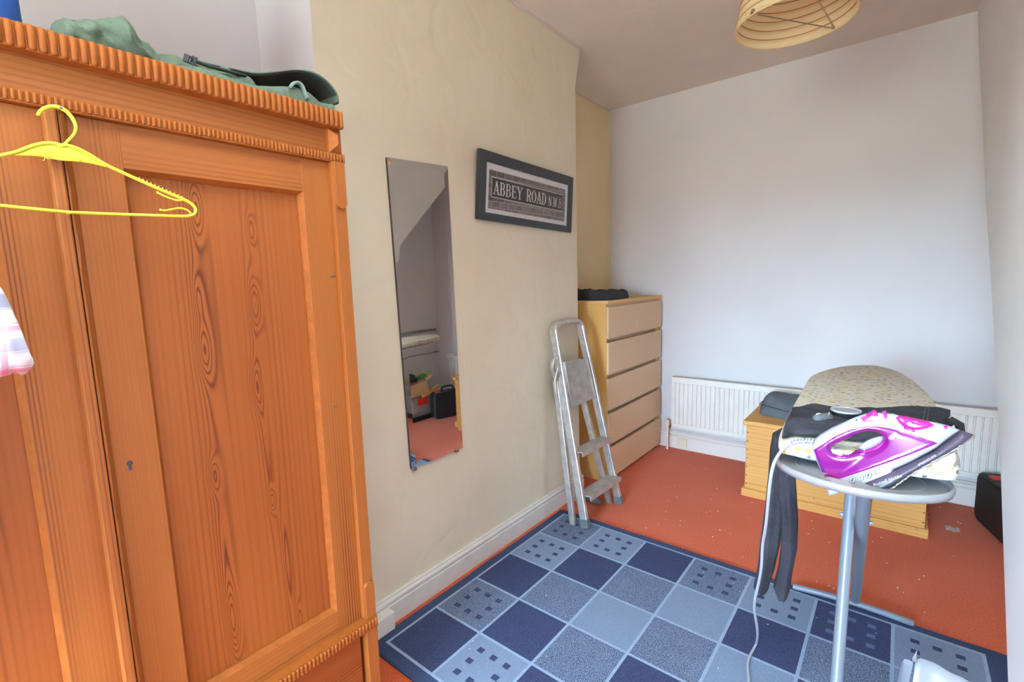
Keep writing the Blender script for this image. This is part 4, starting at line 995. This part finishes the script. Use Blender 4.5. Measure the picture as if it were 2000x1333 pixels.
# ------------------------------------------------------------------ dark trousers over the board
def trousers():
    T = thing('trousers', 'dark charcoal trousers draped across the ironing board, legs hanging down', 'trousers', (-.2, 1.9, BZ))
    Zt = BZ+.004
    far = [(1553, 791), (1575, 788), (1605, 787), (1640, 791), (1680, 793), (1720, 792), (1760, 792), (1800, 790), (1830, 793), (1857, 799)]
    near = [(1527, 852), (1550, 846), (1590, 848), (1630, 852), (1670, 856), (1710, 858), (1745, 858), (1790, 856), (1825, 850), (1850, 838)]
    rings = []; n = 18
    F_ = [at(*p, 'z', Zt+.02) for p in far]; N_ = [at(*p, 'z', Zt+.008) for p in near]
    # resample along
    def samp(L_, t):
        k = t*(len(L_)-1); i = min(int(k), len(L_)-2); return L_[i].lerp(L_[i+1], k-i)
    m_ = 40
    for i in range(m_+1):
        t = i/m_; A = samp(N_, t); B_ = samp(F_, t); ring = []
        for j in range(n):
            s = j/(n-1); q = A.lerp(B_, s)
            hump = .012+.014*math.sqrt(max(0, 1-(2*s-1)**4))
            wr = .007*noise.noise(Vector((q.x*9, q.y*30, 1)))+.004*noise.noise(Vector((q.x*30, q.y*18, 7)))
            if s < .25: wr += .004
            ring.append(Vector((q.x, q.y, Zt+hump*min(1, .3+3*s)*min(1, .4+4*(1-s))+wr+.002)))
        for j in range(n)[::-1]:
            q = ring[j]; ring.append(Vector((q.x, q.y, Zt+.0005 if -.25 < q.x < .12 else q.z-.012)))
        rings.append(ring)
    b = MB(); b.loft(rings); b.build('folded_waist', m_denim, T, smooth='all')
    # hem stitching line on the right end
    for k in ((1808, 1800), (1816, 1809)):
        pp = [at(k[0]+(k[1]-k[0])*t, 793+40*t, 'z', Zt+.034) for t in (0, .3, .6, 1)]
        MB().tube(pp, .0008, 4).build('stitching', m_greybag, T)
    # hanging legs
    def leg(ctr, wid, Y, depth, seed):
        rings = []; k = len(ctr)
        P_ = []
        for i in range(k-1):
            for s in range(6):
                t = s/6; P_.append(tuple(ctr[i][q]+(ctr[i+1][q]-ctr[i][q])*t for q in range(2))+(wid[i]+(wid[i+1]-wid[i])*t, Y[i]+(Y[i+1]-Y[i])*t))
        P_.append(ctr[-1]+(wid[-1], Y[-1]))
        for i, (px, py, w, y) in enumerate(P_):
            y *= KS
            a = at(px-w/2, py, 'y', y); c = at(px+w/2, py, 'y', y); m_ = (a+c)/2; hw = (c-a).length/2; ring = []
            for j in range(28):
                th = 2*math.pi*j/28
                f = 1+.18*math.sin(th*5+seed+m_.z*6)+.12*noise.noise(Vector((math.cos(th)*2, m_.z*7, seed)))
                ring.append(Vector((m_.x+hw*math.cos(th)*(1+.05*math.sin(3*th)), m_.y+depth*f*math.sin(th), m_.z+.004*noise.noise(Vector((th, m_.z*20, seed))))))
            rings.append(ring)
        b = MB(); b.loft(rings); return b
    leg([(1545, 842), (1527, 850), (1521, 880), (1519, 930), (1513, 1000), (1504, 1060), (1496, 1110), (1486, 1148), (1489, 1156)], [40, 36, 34, 36, 38, 36, 30, 26, 14], [1.87, 1.85, 1.84, 1.84, 1.86, 1.86, 1.86, 1.86, 1.86], .028, 1).build('trouser_leg', m_denim, T, smooth='all')
    leg([(1550, 858), (1540, 872), (1535, 900), (1538, 960), (1542, 1020), (1541, 1070), (1534, 1110), (1526, 1150), (1528, 1168)], [30, 30, 32, 34, 32, 30, 27, 30, 16], [1.80, 1.79, 1.79, 1.79, 1.80, 1.80, 1.80, 1.80, 1.80], .026, 4).build('trouser_leg', m_denim, T, smooth='all')
trousers()
# black cloth at the far right edge of the board, jar-like lid and small trimmer
b = MB(); pp = [at(1846, 832, 'y', 1.66), at(1862, 822, 'y', 1.66), at(1874, 830, 'y', 1.66), at(1877, 846, 'y', 1.66), at(1868, 858, 'y', 1.66)]
b.tube(pp, [.008, .010, .010, .009, .004], 12, flat=1.6); o = b.build('black_sock', m_dark, smooth='all'); tag(o, 'black sock hanging over right edge of ironing board', 'sock')
def roll():
    c = at(1652, 806, 'z', BZ+.040)
    T = thing('lidded_pot', 'black lidded pot with white ring on top on the dark trousers', 'pot', (c.x, c.y, BZ+.03))
    z = BZ+.028; R = .036
    circ = lambda r, z: [Vector((c.x+r*math.cos(t), c.y+r*math.sin(t), z)) for t in [2*math.pi*j/32 for j in range(32)]]
    b = MB(); b.loft([circ(R*.86, z), circ(R*.95, z+.004), circ(R*.98, z+.016), circ(R*.9, z+.017)]); b.build('pot', m_blackcase, T, smooth=True)
    b = MB(); b.loft([circ(R, z+.016), circ(R*1.01, z+.019), circ(R*.98, z+.021), circ(R*.84, z+.0205), circ(R*.83, z+.018)], cap=False, closed=True); b.build('white_ring', m_wplas, T, smooth=True)
    b = MB(); b.add(circ(R*.84, z+.0182), [tuple(range(32))]); b.build('inset_disc', m_tray, T)
roll()
def remote():
    a, c = at(1590, 819, 'z', BZ+.035), at(1625, 815, 'z', BZ+.035)
    T = thing('oval_gadget', 'small dark oval gadget with white trim on the trousers', 'gadget', tuple(a.lerp(c, .5)))
    b = MB(); p = [a.lerp(c, t) for t in (0, .12, .4, .7, .9, 1)]
    b.tube(p, [.006, .012, .014, .013, .010, .003], 14); b.build('shell', m_rubber, T, smooth='all')
    up = Vector((0, 0, .0115)); b = MB(); b.tube([a.lerp(c, t)+up for t in (.1, .25, .4)], [.003, .005, .003], 8, flat=.5); b.build('white_inlay', m_wplas, T, smooth='all')
    m_ = a.lerp(c, .78); b = MB(); b.tube([m_+Vector((.002*math.sin(t), -.013*math.cos(t), .013*math.sin(t))) for t in [math.pi*k/10 for k in range(11)]], .0022, 6); b.build('white_trim', m_wplas, T, smooth='all')
remote()

# ------------------------------------------------------------------ steam iron
def iron():
    YI = 1.368      # centre plane of the iron
    ox = lambda px, py, dx, dy, s=6.35: (dx+px/s, dy+py/s)
    A = lambda x, y: (1560+x/6.35, 780+y/6.35)
    B_ = lambda x, y: (1720+x/6.35, 780+y/6.35)
    base = at(1700, 960, 'y', YI)
    T = thing('steam_iron', 'purple and white steam iron resting nose-up in the grey tray', 'iron', tuple(base))
    s0, s1 = at(1744, 953, 'y', YI), at(1899, 852, 'y', YI)
    du = Vector((s1.x-s0.x, 0, s1.z-s0.z)).normalized(); dv = Vector((-du.z, 0, du.x))
    nose = s1
    def halfw(P):    # half thickness: boat plan along the sole, narrowing up to the handle
        u = (nose-P).dot(du); v = (P-nose).dot(dv)
        plan = .057*(max(0, min(1, (u+.012)/.22)))**.62
        up = max(.34, 1-max(0, v-.012)/.115)
        return max(.004, plan*up)
    def cv(p):
        q = at(*p, 'y', YI)
        for _ in range(3): q = at(*p, 'y', YI-halfw(Vector((q.x, YI, q.z)))*.9)
        return (q.x, q.z)
    def near(p, extra=0):
        q = at(*p, 'y', YI)
        for _ in range(4): q = at(*p, 'y', YI-halfw(Vector((q.x, YI, q.z)))-extra)
        return q
    hole = smoothpoly([A(385, 620), A(430, 580), A(600, 510), A(730, 440), A(850, 405), A(950, 415), A(1050, 470), A(1045, 560), A(930, 640), A(750, 650), A(620, 690), A(520, 703), A(430, 680)], 2)
    outer = [(1581, 874), (1584, 866), (1599, 854), A(400, 380), A(550, 310), A(700, 240), (1690, 811), (1717, 809), (1746, 811), B_(290, 240), B_(470, 275), (1827, 828), (1851, 834), (1876, 843), (1850, 862), (1830, 878), (1775, 907), (1720, 931), (1683, 946), (1655, 960), (1635, 967), (1617, 972), (1604, 929)]
    reg = []
    reg.append((outer, 0, 'white_shell', m_wplas))
    purple = [A(185, 630), A(300, 560), A(450, 460), A(650, 375), A(850, 337), A(1000, 340), A(1150, 365), A(1270, 400), B_(350, 420), B_(500, 470), B_(710, 545), B_(580, 600), B_(300, 710), B_(0, 815), A(800, 890), A(500, 990), A(290, 945), A(270, 860)]
    reg.append((purple, .002, 'purple_body', m_purple))
    band = [B_(1000, 405), B_(1150, 450), B_(1100, 510), B_(940, 620), B_(700, 750), B_(400, 920), B_(150, 1080), A(1020, 1150), A(560, 1150), A(780, 1048), B_(0, 957), B_(300, 830), B_(690, 650), B_(700, 622), B_(850, 530)]
    reg.append((band, .004, 'dark_base', m_band))
    sole = [B_(1150, 452), B_(1185, 468), B_(950, 640), B_(700, 775), B_(400, 950), B_(180, 1112), A(1060, 1165), A(1040, 1155), B_(160, 1085), B_(400, 925), B_(700, 755), B_(940, 625)]
    reg.append((sole, .001, 'soleplate', m_sole))
    heel = [A(500, 1175), A(560, 1130), A(700, 1130), A(720, 1190), A(600, 1165)]
    reg.append((heel, .003, 'heel_plate', m_navy))
    btn = smoothpoly([A(740, 625), A(790, 570), A(860, 525), A(980, 482), A(1045, 480), A(1045, 520), A(1000, 570), A(900, 625), A(800, 655)], 2)
    reg.append((btn, .004, 'thumb_pad', m_wplas))
    ring = smoothpoly([A(735, 640), A(800, 656), A(900, 628), A(1000, 572), A(1050, 515), A(1050, 560), A(960, 630), A(860, 665), A(770, 665)], 1)
    reg.append((ring, .0045, 'thumb_pad_rim', m_pink))
    reg.append(([A(765, 238), A(850, 190), A(940, 147), A(975, 180), A(1003, 268), A(810, 282)], -.001, 'steam_button', m_pink))
    reg.append(([A(1030, 165), A(1080, 158), A(1115, 238), A(1065, 243)], -.001, 'spray_button', m_pink))
    reg.append((smoothpoly([B_(168, 206), B_(400, 240), B_(690, 318), B_(600, 355), B_(460, 388), B_(330, 372), B_(250, 320)], 1), .003, 'water_tank', m_watertank))
    reg.append(([B_(280, 345), B_(440, 392), B_(415, 410), B_(290, 368)], .004, 'tank_lip', m_purple))
    reg.append(([B_(775, 340), B_(830, 333), B_(835, 365), B_(800, 375)], .001, 'spray_nozzle', m_pink))
    reg.append(([A(705, 255), A(725, 250), A(728, 268), A(708, 272)], .002, 'shell_screw', m_black))

    # one shared skin, cut along every outline; each region of it is a part of its own
    loops = [[cv(p) for p in r[0]] for r in reg]; hl = [cv(p) for p in hole]
    foot = [outer[k] for k in range(len(outer))]
    pts = []; edges = []
    st = .0055
    for lp in loops+[hl]:
        q = []
        for i, a in enumerate(lp):
            b_ = lp[(i+1) % len(lp)]; L = math.hypot(b_[0]-a[0], b_[1]-a[1]); k = max(1, int(L/st))
            for j in range(k): q.append((a[0]+(b_[0]-a[0])*j/k, a[1]+(b_[1]-a[1])*j/k))
        o = len(pts); pts += q; edges += [(o+i, o+(i+1) % len(q)) for i in range(len(q))]
    body = [loops[0], loops[[r[2] for r in reg].index('dark_base')], loops[[r[2] for r in reg].index('soleplate')], loops[[r[2] for r in reg].index('steam_button')], loops[[r[2] for r in reg].index('spray_button')]]
    isb = lambda p: any(inside(p, l) for l in body) and not inside(p, hl)
    xs = [p[0] for l in loops for p in l]; ys = [p[1] for l in loops for p in l]
    a = min(xs); row = 0
    while a < max(xs):
        c_ = min(ys)+(st/2 if row % 2 else 0)
        while c_ < max(ys):
            if isb((a, c_)): pts.append((a, c_))
            c_ += st
        a += st*.87; row += 1
    V_, E_, F_, *_r = delaunay_2d_cdt([Vector(p) for p in pts], edges, [], 0, 1e-7)
    V_ = [(v[0], v[1]) for v in V_]
    cen = [(sum(V_[i][0] for i in f)/3, sum(V_[i][1] for i in f)/3) for f in F_]
    pad = {'thumb_pad', 'thumb_pad_rim'}
    own = []
    for c_ in cen:
        o = -1
        for k, l in enumerate(loops):
            if inside(c_, l) and (not inside(c_, hl) or reg[k][2] in pad): o = k
        own.append(o)
    ec = {}
    for f, o in zip(F_, own):
        if o < 0: continue
        for i in range(3):
            k = (f[i], f[(i+1) % 3]); ec[k] = o
    sil = [k for k in ec if (k[1], k[0]) not in ec]
    silp = [(V_[i], V_[j]) for i, j in sil]
    D0 = {}
    def dist0(i):
        if i not in D0: D0[i] = min(dseg(V_[i], a_, b_) for a_, b_ in silp)
        return D0[i]
    for k, (pp, extra, nm, mt) in enumerate(reg):
        fs = [f for f, o in zip(F_, own) if o == k]
        if not fs: continue
        ids = sorted({i for f in fs for i in f}); mp = {v: n_ for n_, v in enumerate(ids)}; n_ = len(ids)
        es = {}
        for f in fs:
            for i in range(3): es[(f[i], f[(i+1) % 3])] = 1
        be = [e_ for e_ in es if (e_[1], e_[0]) not in es]; bp = [(V_[i], V_[j]) for i, j in be]
        tt = []
        for i in ids:
            v = V_[i]; hw = halfw(Vector((v[0], YI, v[1]))); R0 = min(.012, hw*.8); d = min(1, dist0(i)/R0)
            t = hw-R0*(1-math.sqrt(max(0, 1-(1-d)**2)))
            dr = min(dseg(v, a_, b_) for a_, b_ in bp) if extra else 0
            tt.append(t+extra*math.sqrt(min(1, dr/.004)))
        m_b = MB(); ff = [tuple(mp[i] for i in f) for f in fs]
        vs = [Vector((V_[i][0], YI-t, V_[i][1])) for i, t in zip(ids, tt)]+[Vector((V_[i][0], YI+t, V_[i][1])) for i, t in zip(ids, tt)]
        ff += [tuple(x+n_ for x in f)[::-1] for f in ff]
        for i, j in be:
            a_, b_ = mp[i], mp[j]
            if (j, i) not in ec or nm in pad: ff.append((b_, a_, a_+n_, b_+n_))     # outer silhouette closes across
        m_b.add(vs, ff); m_b.build(nm, mt, T, smooth='all')
    # lettering along the dark band, icons on the white skirt
    def textline(s, p0, p1, hpx, name, m, off=.0055, xs=.9):
        b = MB(); size = 1.0
        tmp = MB(); text_mb(tmp, s, 1.0, lambda x, y: Vector((x, y, 0))); wx = max(v.x for v in tmp.v); L = math.hypot(p1[0]-p0[0], p1[1]-p0[1]); ux, uy = (p1[0]-p0[0])/L, (p1[1]-p0[1])/L
        for f in tmp.f:
            vs = []
            for i in f:
                v = tmp.v[i]; px = p0[0]+ux*v.x/wx*L+uy*v.y*hpx; py = p0[1]+uy*v.x/wx*L-ux*v.y*hpx; vs.append(near((px, py), off))
            b.add(vs, [tuple(range(len(vs)))])
        b.build(name, m, T, kind='stuff')
    textline('Russell Hobbs', A(930, 1085), (1762, 932), 8.5, 'lettering', m_letter)
    textline('SPEEDGLIDE', B_(470, 835), B_(690, 710), 6.0, 'lettering', m_letter)
    for k, (x, y) in enumerate(((668, 1003), (765, 975), (863, 945))):
        cx, cy = A(x, y); pts = [near((cx+6.6*math.cos(t), cy+6.6*math.sin(t)), .0012) for t in [2*math.pi*j/20 for j in range(20)]]
        MB().tube(pts, .0004, 4, closed=True).build('icon', m_iconink, T)
        MB().tube([near((cx-1.5, cy+3), .0012), near((cx+.6, cy-3.5), .0012)], .0012 if k != 1 else .0005, 5).build('icon', m_iconink, T)
    tri = [A(945, 880), A(1010, 925), A(935, 950)]
    MB().tube([near(p, .0012) for p in tri], .0005, 4, closed=True).build('icon', m_iconink, T)
    MB().tube([near(A(955, 905), .0012), near(A(965, 935), .0012)], .0006, 4).build('icon', m_iconink, T)
    # coiled strain relief and cord
    c0 = near((1590, 862)); st = [(1590, 863), (1578, 862), (1565, 862), (1552, 864), (1541, 868)]
    P_ = [at(*p, 'y', YI-.02) for p in st]; pts = []; N_ = 150
    for i in range(N_):
        t = i/(N_-1)*(len(P_)-1); k = min(int(t), len(P_)-2); q = P_[k].lerp(P_[k+1], t-k); a = i/N_*2*math.pi*8
        r = .0065*(1-.3*i/N_); pts.append(q+Vector((0, math.cos(a)*r, math.sin(a)*r)))
    MB().tube(pts, .0018, 5).build('strain_relief', m_wplas, T, smooth='all')
    cp = [(1590, 863, YI-.02), (1565, 862, YI-.02), (1541, 868, YI-.02), (1530, 877, YI-.03), (1517, 893, YI-.06), (1508, 915, YI-.10), (1503, 950, YI-.10), (1500, 985, YI-.08), (1496, 1030, YI-.04), (1489, 1065, YI), (1488, 1105, YI+.03), (1482, 1140, YI+.06), (1473, 1175, YI+.09), (1474, 1200, YI+.12), (1480, 1230, YI+.17)]
    pts = [tuple(at(x, y, 'y', yy if k < 4 else yy+(k-3)*.008)) for k, (x, y, yy) in enumerate(cp)]+[tuple(at(x, y, 'z', .018)) for x, y in ((1479, 1255), (1470, 1272), (1461, 1288), (1460, 1305), (1464, 1340), (1466, 1420))]
    MB().tube(smoothpoly(pts, 2, closed=False), .0042, 8).build('cord', m_wplas, T, smooth='all')
iron()

# ------------------------------------------------------------------ clear plastic bag at the bottom right
def plasticbag():
    c = Vector((.12, 1.50, 0))
    T = thing('plastic_bag', 'milky translucent plastic bag standing on rug at lower right', 'bag', (c.x, c.y, .014))
    Y0 = 1.42
    topp = [at(px, py, 'y', Y0) for px, py in ((1786, 1291), (1796, 1288), (1820, 1298), (1850, 1312), (1880, 1322), (1912, 1340))]
    n = 12
    def sheet(tops, zb, dy, seed, name):
        b = MB(); rows = 16; rings = []
        cols = []
        for i in range(len(tops)-1):
            for s in range(5): cols.append(tops[i].lerp(tops[i+1], s/5))
        cols.append(tops[-1]); k = len(cols); vs = []
        for r in range(rows+1):
            t = r/rows
            for q in cols:
                z = q.z*(1-t)+zb*t; bul = math.sin(math.pi*min(1, t*1.1))*.05
                nn = noise.noise(Vector((q.x*14, z*10, seed)))*.014
                vs.append(Vector((q.x+(q.x-c.x)*bul*2+nn*.5, q.y-dy*bul*1.2+nn+dy*.02*t, z)))
        b.add(vs, [(r*k+i, r*k+i+1, (r+1)*k+i+1, (r+1)*k+i) for r in range(rows) for i in range(k-1)])
        o = b.build(name, m_film, T, smooth='all'); md = o.modifiers.new('s', 'SOLIDIFY'); md.thickness = .0006; return o
    sheet(topp, .016, 1, 1, 'front_film')
    tb = [at(px, py, 'y', Y0+.05) for px, py in ((1752, 1333), (1758, 1300), (1764, 1289), (1776, 1290), (1786, 1293))]
    sheet(tb, .016, -1, 5, 'side_film')
    tb = [v+Vector((0, .12, -.13)) for v in topp]
    sheet(tb, .016, -1, 8, 'rear_film')
    b = MB(); b.tube([topp[0], at(1788, 1280, 'y', Y0), at(1791, 1272, 'y', Y0)], [.006, .002, .0008], 6); b.build('twisted_corner', m_film, T, smooth='all')
    b = MB(); b.box(.03, .24, 1.44, 1.56, .014, .10); b.build('contents', m_film, T, bevel=.02)
plasticbag()

# ------------------------------------------------------------------ things on and hanging from the wardrobe
def hanger():
    XH = -1.158
    yc = .196
    T = thing('coat_hanger', 'bright yellow plastic coat hanger hooked at top of wardrobe doors', 'hanger', (XH, yc, 1.70))
    g = lambda px, py: (lambda v: (v.y, v.z))(at(px, py, 'x', XH))
    W3 = lambda p, dx=0: Vector((XH+dx, p[0], p[1]))
    # hook
    hk = [g(*p) for p in ((74, 226), (78, 217), (88, 211), (100, 208), (115, 209), (130, 217), (142, 231), (149, 247), (146, 261), (138, 270), (128, 280), (124, 287))]
    hk = smoothpoly(hk, 2, closed=False)
    b = MB(); nn = len(hk); b.tube([W3(p) for p in hk], [.0040*(.75+.35*math.sin(math.pi*min(1, i/nn*1.5))) for i in range(nn)], 10, flat=.8, upv=(1, 0, 0)); b.build('hook', m_yellow, T, smooth='all')
    # right half of the upper edge and its mirror image
    up = [g(*p) for p in ((108, 284), (125, 283), (145, 287), (170, 299), (195, 315), (210, 324), (250, 342), (300, 365), (340, 382), (362, 391), (376, 399), (383, 409), (381, 418), (372, 422), (355, 423))]
    ym = g(118, 283)[0]
    lowr = [g(300, 421), g(200, 418), g(115, 414)]
    mir = lambda p: (2*ym-p[0], p[1]+.010*0)
    right = up+lowr
    path = smoothpoly([mir(p) for p in right[::-1]]+right, 2, closed=True)
    k = len(path)
    b = MB(); b.tube([W3(p) for p in path], .0040, 10, flat=.75, closed=True, upv=(1, 0, 0)); b.build('frame', m_yellow, T, smooth='all')
    plate = [g(*p) for p in ((118, 284), (145, 289), (170, 302), (195, 318), (212, 328), (190, 322), (165, 317), (140, 315), (118, 314))]
    pl2 = smoothpoly(plate+[mir(p) for p in plate[1:-1][::-1]], 1)
    b = MB(); puff(b, pl2, [], .006, lambda a, c: .0018, lambda a, c, t: Vector((XH+t, a, c)), rim=.001); b.build('name_plate', m_yellow, T)
    # embossed script
    o0, o1 = g(84, 307), g(158, 310)
    b = MB(); text_mb(b, 'Johnsons', .0125, lambda x, y: Vector((XH+.0022, o0[0]+x*.86, o0[1]-.0035+y+(o1[1]-o0[1])*x/.06)), shear=.35); b.build('embossed_name', mat('yellow_emboss', lin(206, 208, 66), .3), T)
    # notches on both arms and the small accessory hooks
    for s in (1, -1):
        fx = (lambda p: p) if s == 1 else mir
        for i in range(12):
            p = fx(g(272+i*7.6, 351+i*3.35)); q = W3(p)+Vector((0, 0, .0016)); MB().tube([q, q+Vector((0, .0006*s, .0032))], [.0014, .0008], 6).build('notch', m_yellow, T)
        h1 = [fx(g(*p)) for p in ((360, 388), (352, 392), (342, 391), (325, 385), (307, 376))]
        h2 = [fx(g(*p)) for p in ((373, 417), (366, 410), (352, 406), (335, 409), (322, 412), (313, 410))]
        for h in (h1, h2):
            b = MB(); b.tube([W3(p) for p in smoothpoly(h, 1, closed=False)], .0018, 8); b.tube([W3((h[-1][0]-.001, h[-1][1])), W3((h[-1][0], h[-1][1])), W3((h[-1][0]+.001, h[-1][1]))], [.0018, .0028, .0018], 8); b.build('accessory_hook', m_yellow, T, smooth='all')
hanger()
def shirt():
    XH = -1.06
    T = thing('plaid_shirt', 'white shirt with pink and blue checks hanging at left edge', 'shirt', (XH, -.1, 1.6))
    g = lambda px, py: (lambda v: (v.y, v.z))(at(px, py, 'x', XH))
    sl = [g(*p) for p in ((-30, 520), (0, 560), (18, 590), (38, 640), (52, 682), (66, 706), (60, 722), (46, 736), (31, 728), (16, 735), (0, 738), (-20, 742))]
    body = [(-.02, 1.12), (-.05, .82), (-.42, .80), (-.46, 1.30), (-.40, 1.52), (-.22, 1.58), (-.05, 1.50)]
    ol = smoothpoly(sl+body, 1)
    def fold(y, z): return .022*noise.noise(Vector((y*16+z*6, z*4, 0)))+.014*noise.noise(Vector((y*34, z*18, 4)))
    b = MB(); puff(b, ol, [], .012, lambda a, c: .022, lambda a, c, t: Vector((XH+t+fold(a, c), a, c)), rim=.03); b.build('cloth', m_plaid, T, smooth='all')
    b = MB(); b.tube([Vector((XH, y, z)) for y, z in ((-.40, 1.50), (-.22, 1.56), (-.05, 1.49))], .005, 8); b.tube([Vector((XH+dx, y, z)) for dx, y, z in ((0, -.22, 1.56), (0, -.22, 1.66), (-.03, -.22, 1.70), (-.09, -.22, 1.71), (-.118, -.22, 1.72))], .003, 8); b.build('hanger', m_brass, T, smooth='all')
shirt()
def rucksack():
    T = thing('canvas_holdall', 'olive green canvas bag with straps slumped on top of the wardrobe', 'bag', (-1.33, .45, 1.833))
    X = -1.30; zb = 1.833
    g = lambda px, py, x=X: (lambda v: (v.y, v.z))(at(px, py, 'x', x))
    def flatb(p, z): return (p[0], z)
    # slumped body on the left
    tp = [g(*p) for p in ((97, 60), (100, 48), (110, 39), (128, 37), (150, 40), (180, 40), (205, 37), (222, 38), (240, 47), (262, 66), (285, 88), (300, 103), (330, 111), (370, 120), (420, 134), (480, 150))]
    ol = [(tp[0][0]-.002, zb)]+tp+[(tp[-1][0]+.02, zb)]
    def fold(y, z): return .034*noise.noise(Vector((y*26, z*20, 1)))+.016*noise.noise(Vector((y*60+z*30, z*50, 2)))
    b = MB(); puff(b, ol, [], .006, lambda a, c: .05, lambda a, c, t: Vector((X+t+fold(a, c)*(1 if t > 0 else 0), a, max(c, zb))), rim=.05); b.build('body', m_green, T, smooth='all')
    # open flap on the right: arched sheet, dark lining underneath
    up = [g(*p) for p in ((372, 124), (400, 131), (430, 137), (470, 146), (500, 149), (530, 146), (560, 141), (590, 143), (615, 152), (635, 168), (648, 188), (651, 204))]
    up = smoothpoly(up, 2, closed=False); k = len(up)
    def sheet(dz0, dz1, name, m, x0, x1, th=.003):
        b = MB(); vs = []; rows = 8
        for r in range(rows+1):
            t = r/rows; x = x0+(x1-x0)*t
            for i, (y, z) in enumerate(up):
                vs.append(Vector((x+.004*noise.noise(Vector((y*20, t*3, 3))), y+.01*t, max(zb+.002, z+dz0*(1-t)+dz1*t+.012*math.sin(math.pi*t)*math.sin(math.pi*i/k)))))
        b.add(vs, [(r*k+i, r*k+i+1, (r+1)*k+i+1, (r+1)*k+i) for r in range(rows) for i in range(k-1)])
        o = b.build(name, m, T, smooth='all'); md = o.modifiers.new('s', 'SOLIDIFY'); md.thickness = th; return o
    sheet(0, .004, 'flap', m_green, -1.27, -1.50)
    sheet(-.005, -.001, 'flap_lining', m_greend, -1.272, -1.50, .001)
    b = MB(); b.prism([(-1.49, y, z-.002) for y, z in up]+[(-1.49, up[-1][0], zb), (-1.49, up[0][0], zb)], (-.004, 0, 0)); b.build('rear_lining', m_greend, T)
    # inner folds of the mouth
    lo = [g(*p, -1.24) for p in ((345, 128), (385, 131), (430, 146), (470, 160), (500, 169), (540, 170), (575, 171), (598, 180), (622, 200), (650, 206))]
    ol = [(lo[0][0], zb)]+lo+[(lo[-1][0], zb)]
    b = MB(); puff(b, [(a, max(c, zb)) for a, c in ol], [], .008, lambda a, c: .012, lambda a, c, t: Vector((-1.235+t+.008*noise.noise(Vector((a*20, c*20, 0))), a, c)), rim=.01); b.build('inner_fold', m_green, T, smooth='all')
    b = MB(); st = [g(*p, -1.22) for p in ((566, 172), (572, 163), (582, 161), (590, 168), (594, 180), (600, 194))]
    b.tube([Vector((-1.22, y, z)) for y, z in smoothpoly(st, 1, closed=False)], .004, 8, flat=2.2, upv=(0, 0, 1)); b.build('strap', mat('grey_green_webbing', lin(120, 138, 132), .8), T, smooth='all')
    bp = g(374, 118, -1.245); b = MB()
    for dy in (-.012, .002): b.rod((-1.245, bp[0]+dy, bp[1]-.006), (-1.24, bp[0]+dy+.004, bp[1]+.008), .004, .012)
    b.rod((-1.243, bp[0]-.014, bp[1]+.008), (-1.243, bp[0]+.010, bp[1]+.003), .004, .004); b.rod((-1.243, bp[0]-.016, bp[1]-.006), (-1.243, bp[0]+.012, bp[1]-.009), .004, .004)
    b.build('buckle', m_black, T, bevel=.001)
    b = MB(); b.tube([Vector((-1.243, *g(*p, -1.243))) for p in ((380, 119), (410, 130), (440, 138), (480, 149))], .003, 8, flat=2.5); b.build('strap', m_greend, T, smooth='all')
rucksack()
# blue bag standing at the left end of the wardrobe top
def bluebag():
    g = lambda px, py, x=-1.32: (lambda v: (v.y, v.z))(at(px, py, 'x', x))
    y1 = g(52, 20)[0]; zb = 1.833
    T = thing('blue_storage_bag', 'bright blue fabric bag standing at left on the wardrobe top', 'bag', (-1.5, y1-.15, zb))
    b = MB()
    rings = []
    for k, z in ((.97, zb), (1, zb+.02), (1.0, zb+.16), (.985, zb+.30), (.94, zb+.33)):
        cy, cx, hy, hx = y1-.2, -1.50, .2*k, .18*k; ring = []
        for j in range(32):
            t = 2*math.pi*j/32; c, s = math.cos(t), math.sin(t); e = .25
            ring.append(Vector((cx+hx*math.copysign(abs(c)**e, c), cy+hy*math.copysign(abs(s)**e, s)+.004*noise.noise(Vector((c*3, s*3, z*9))), z)))
        rings.append(ring)
    b.loft(rings); b.build('body', m_blue, T, smooth=True)
    b = MB(); b.tube([(-1.318, y1-.30, zb+.26), (-1.30, y1-.27, zb+.22), (-1.30, y1-.13, zb+.22), (-1.318, y1-.10, zb+.26)], .01, 8, flat=.4); b.build('handle', m_blue, T, smooth=True)
bluebag()
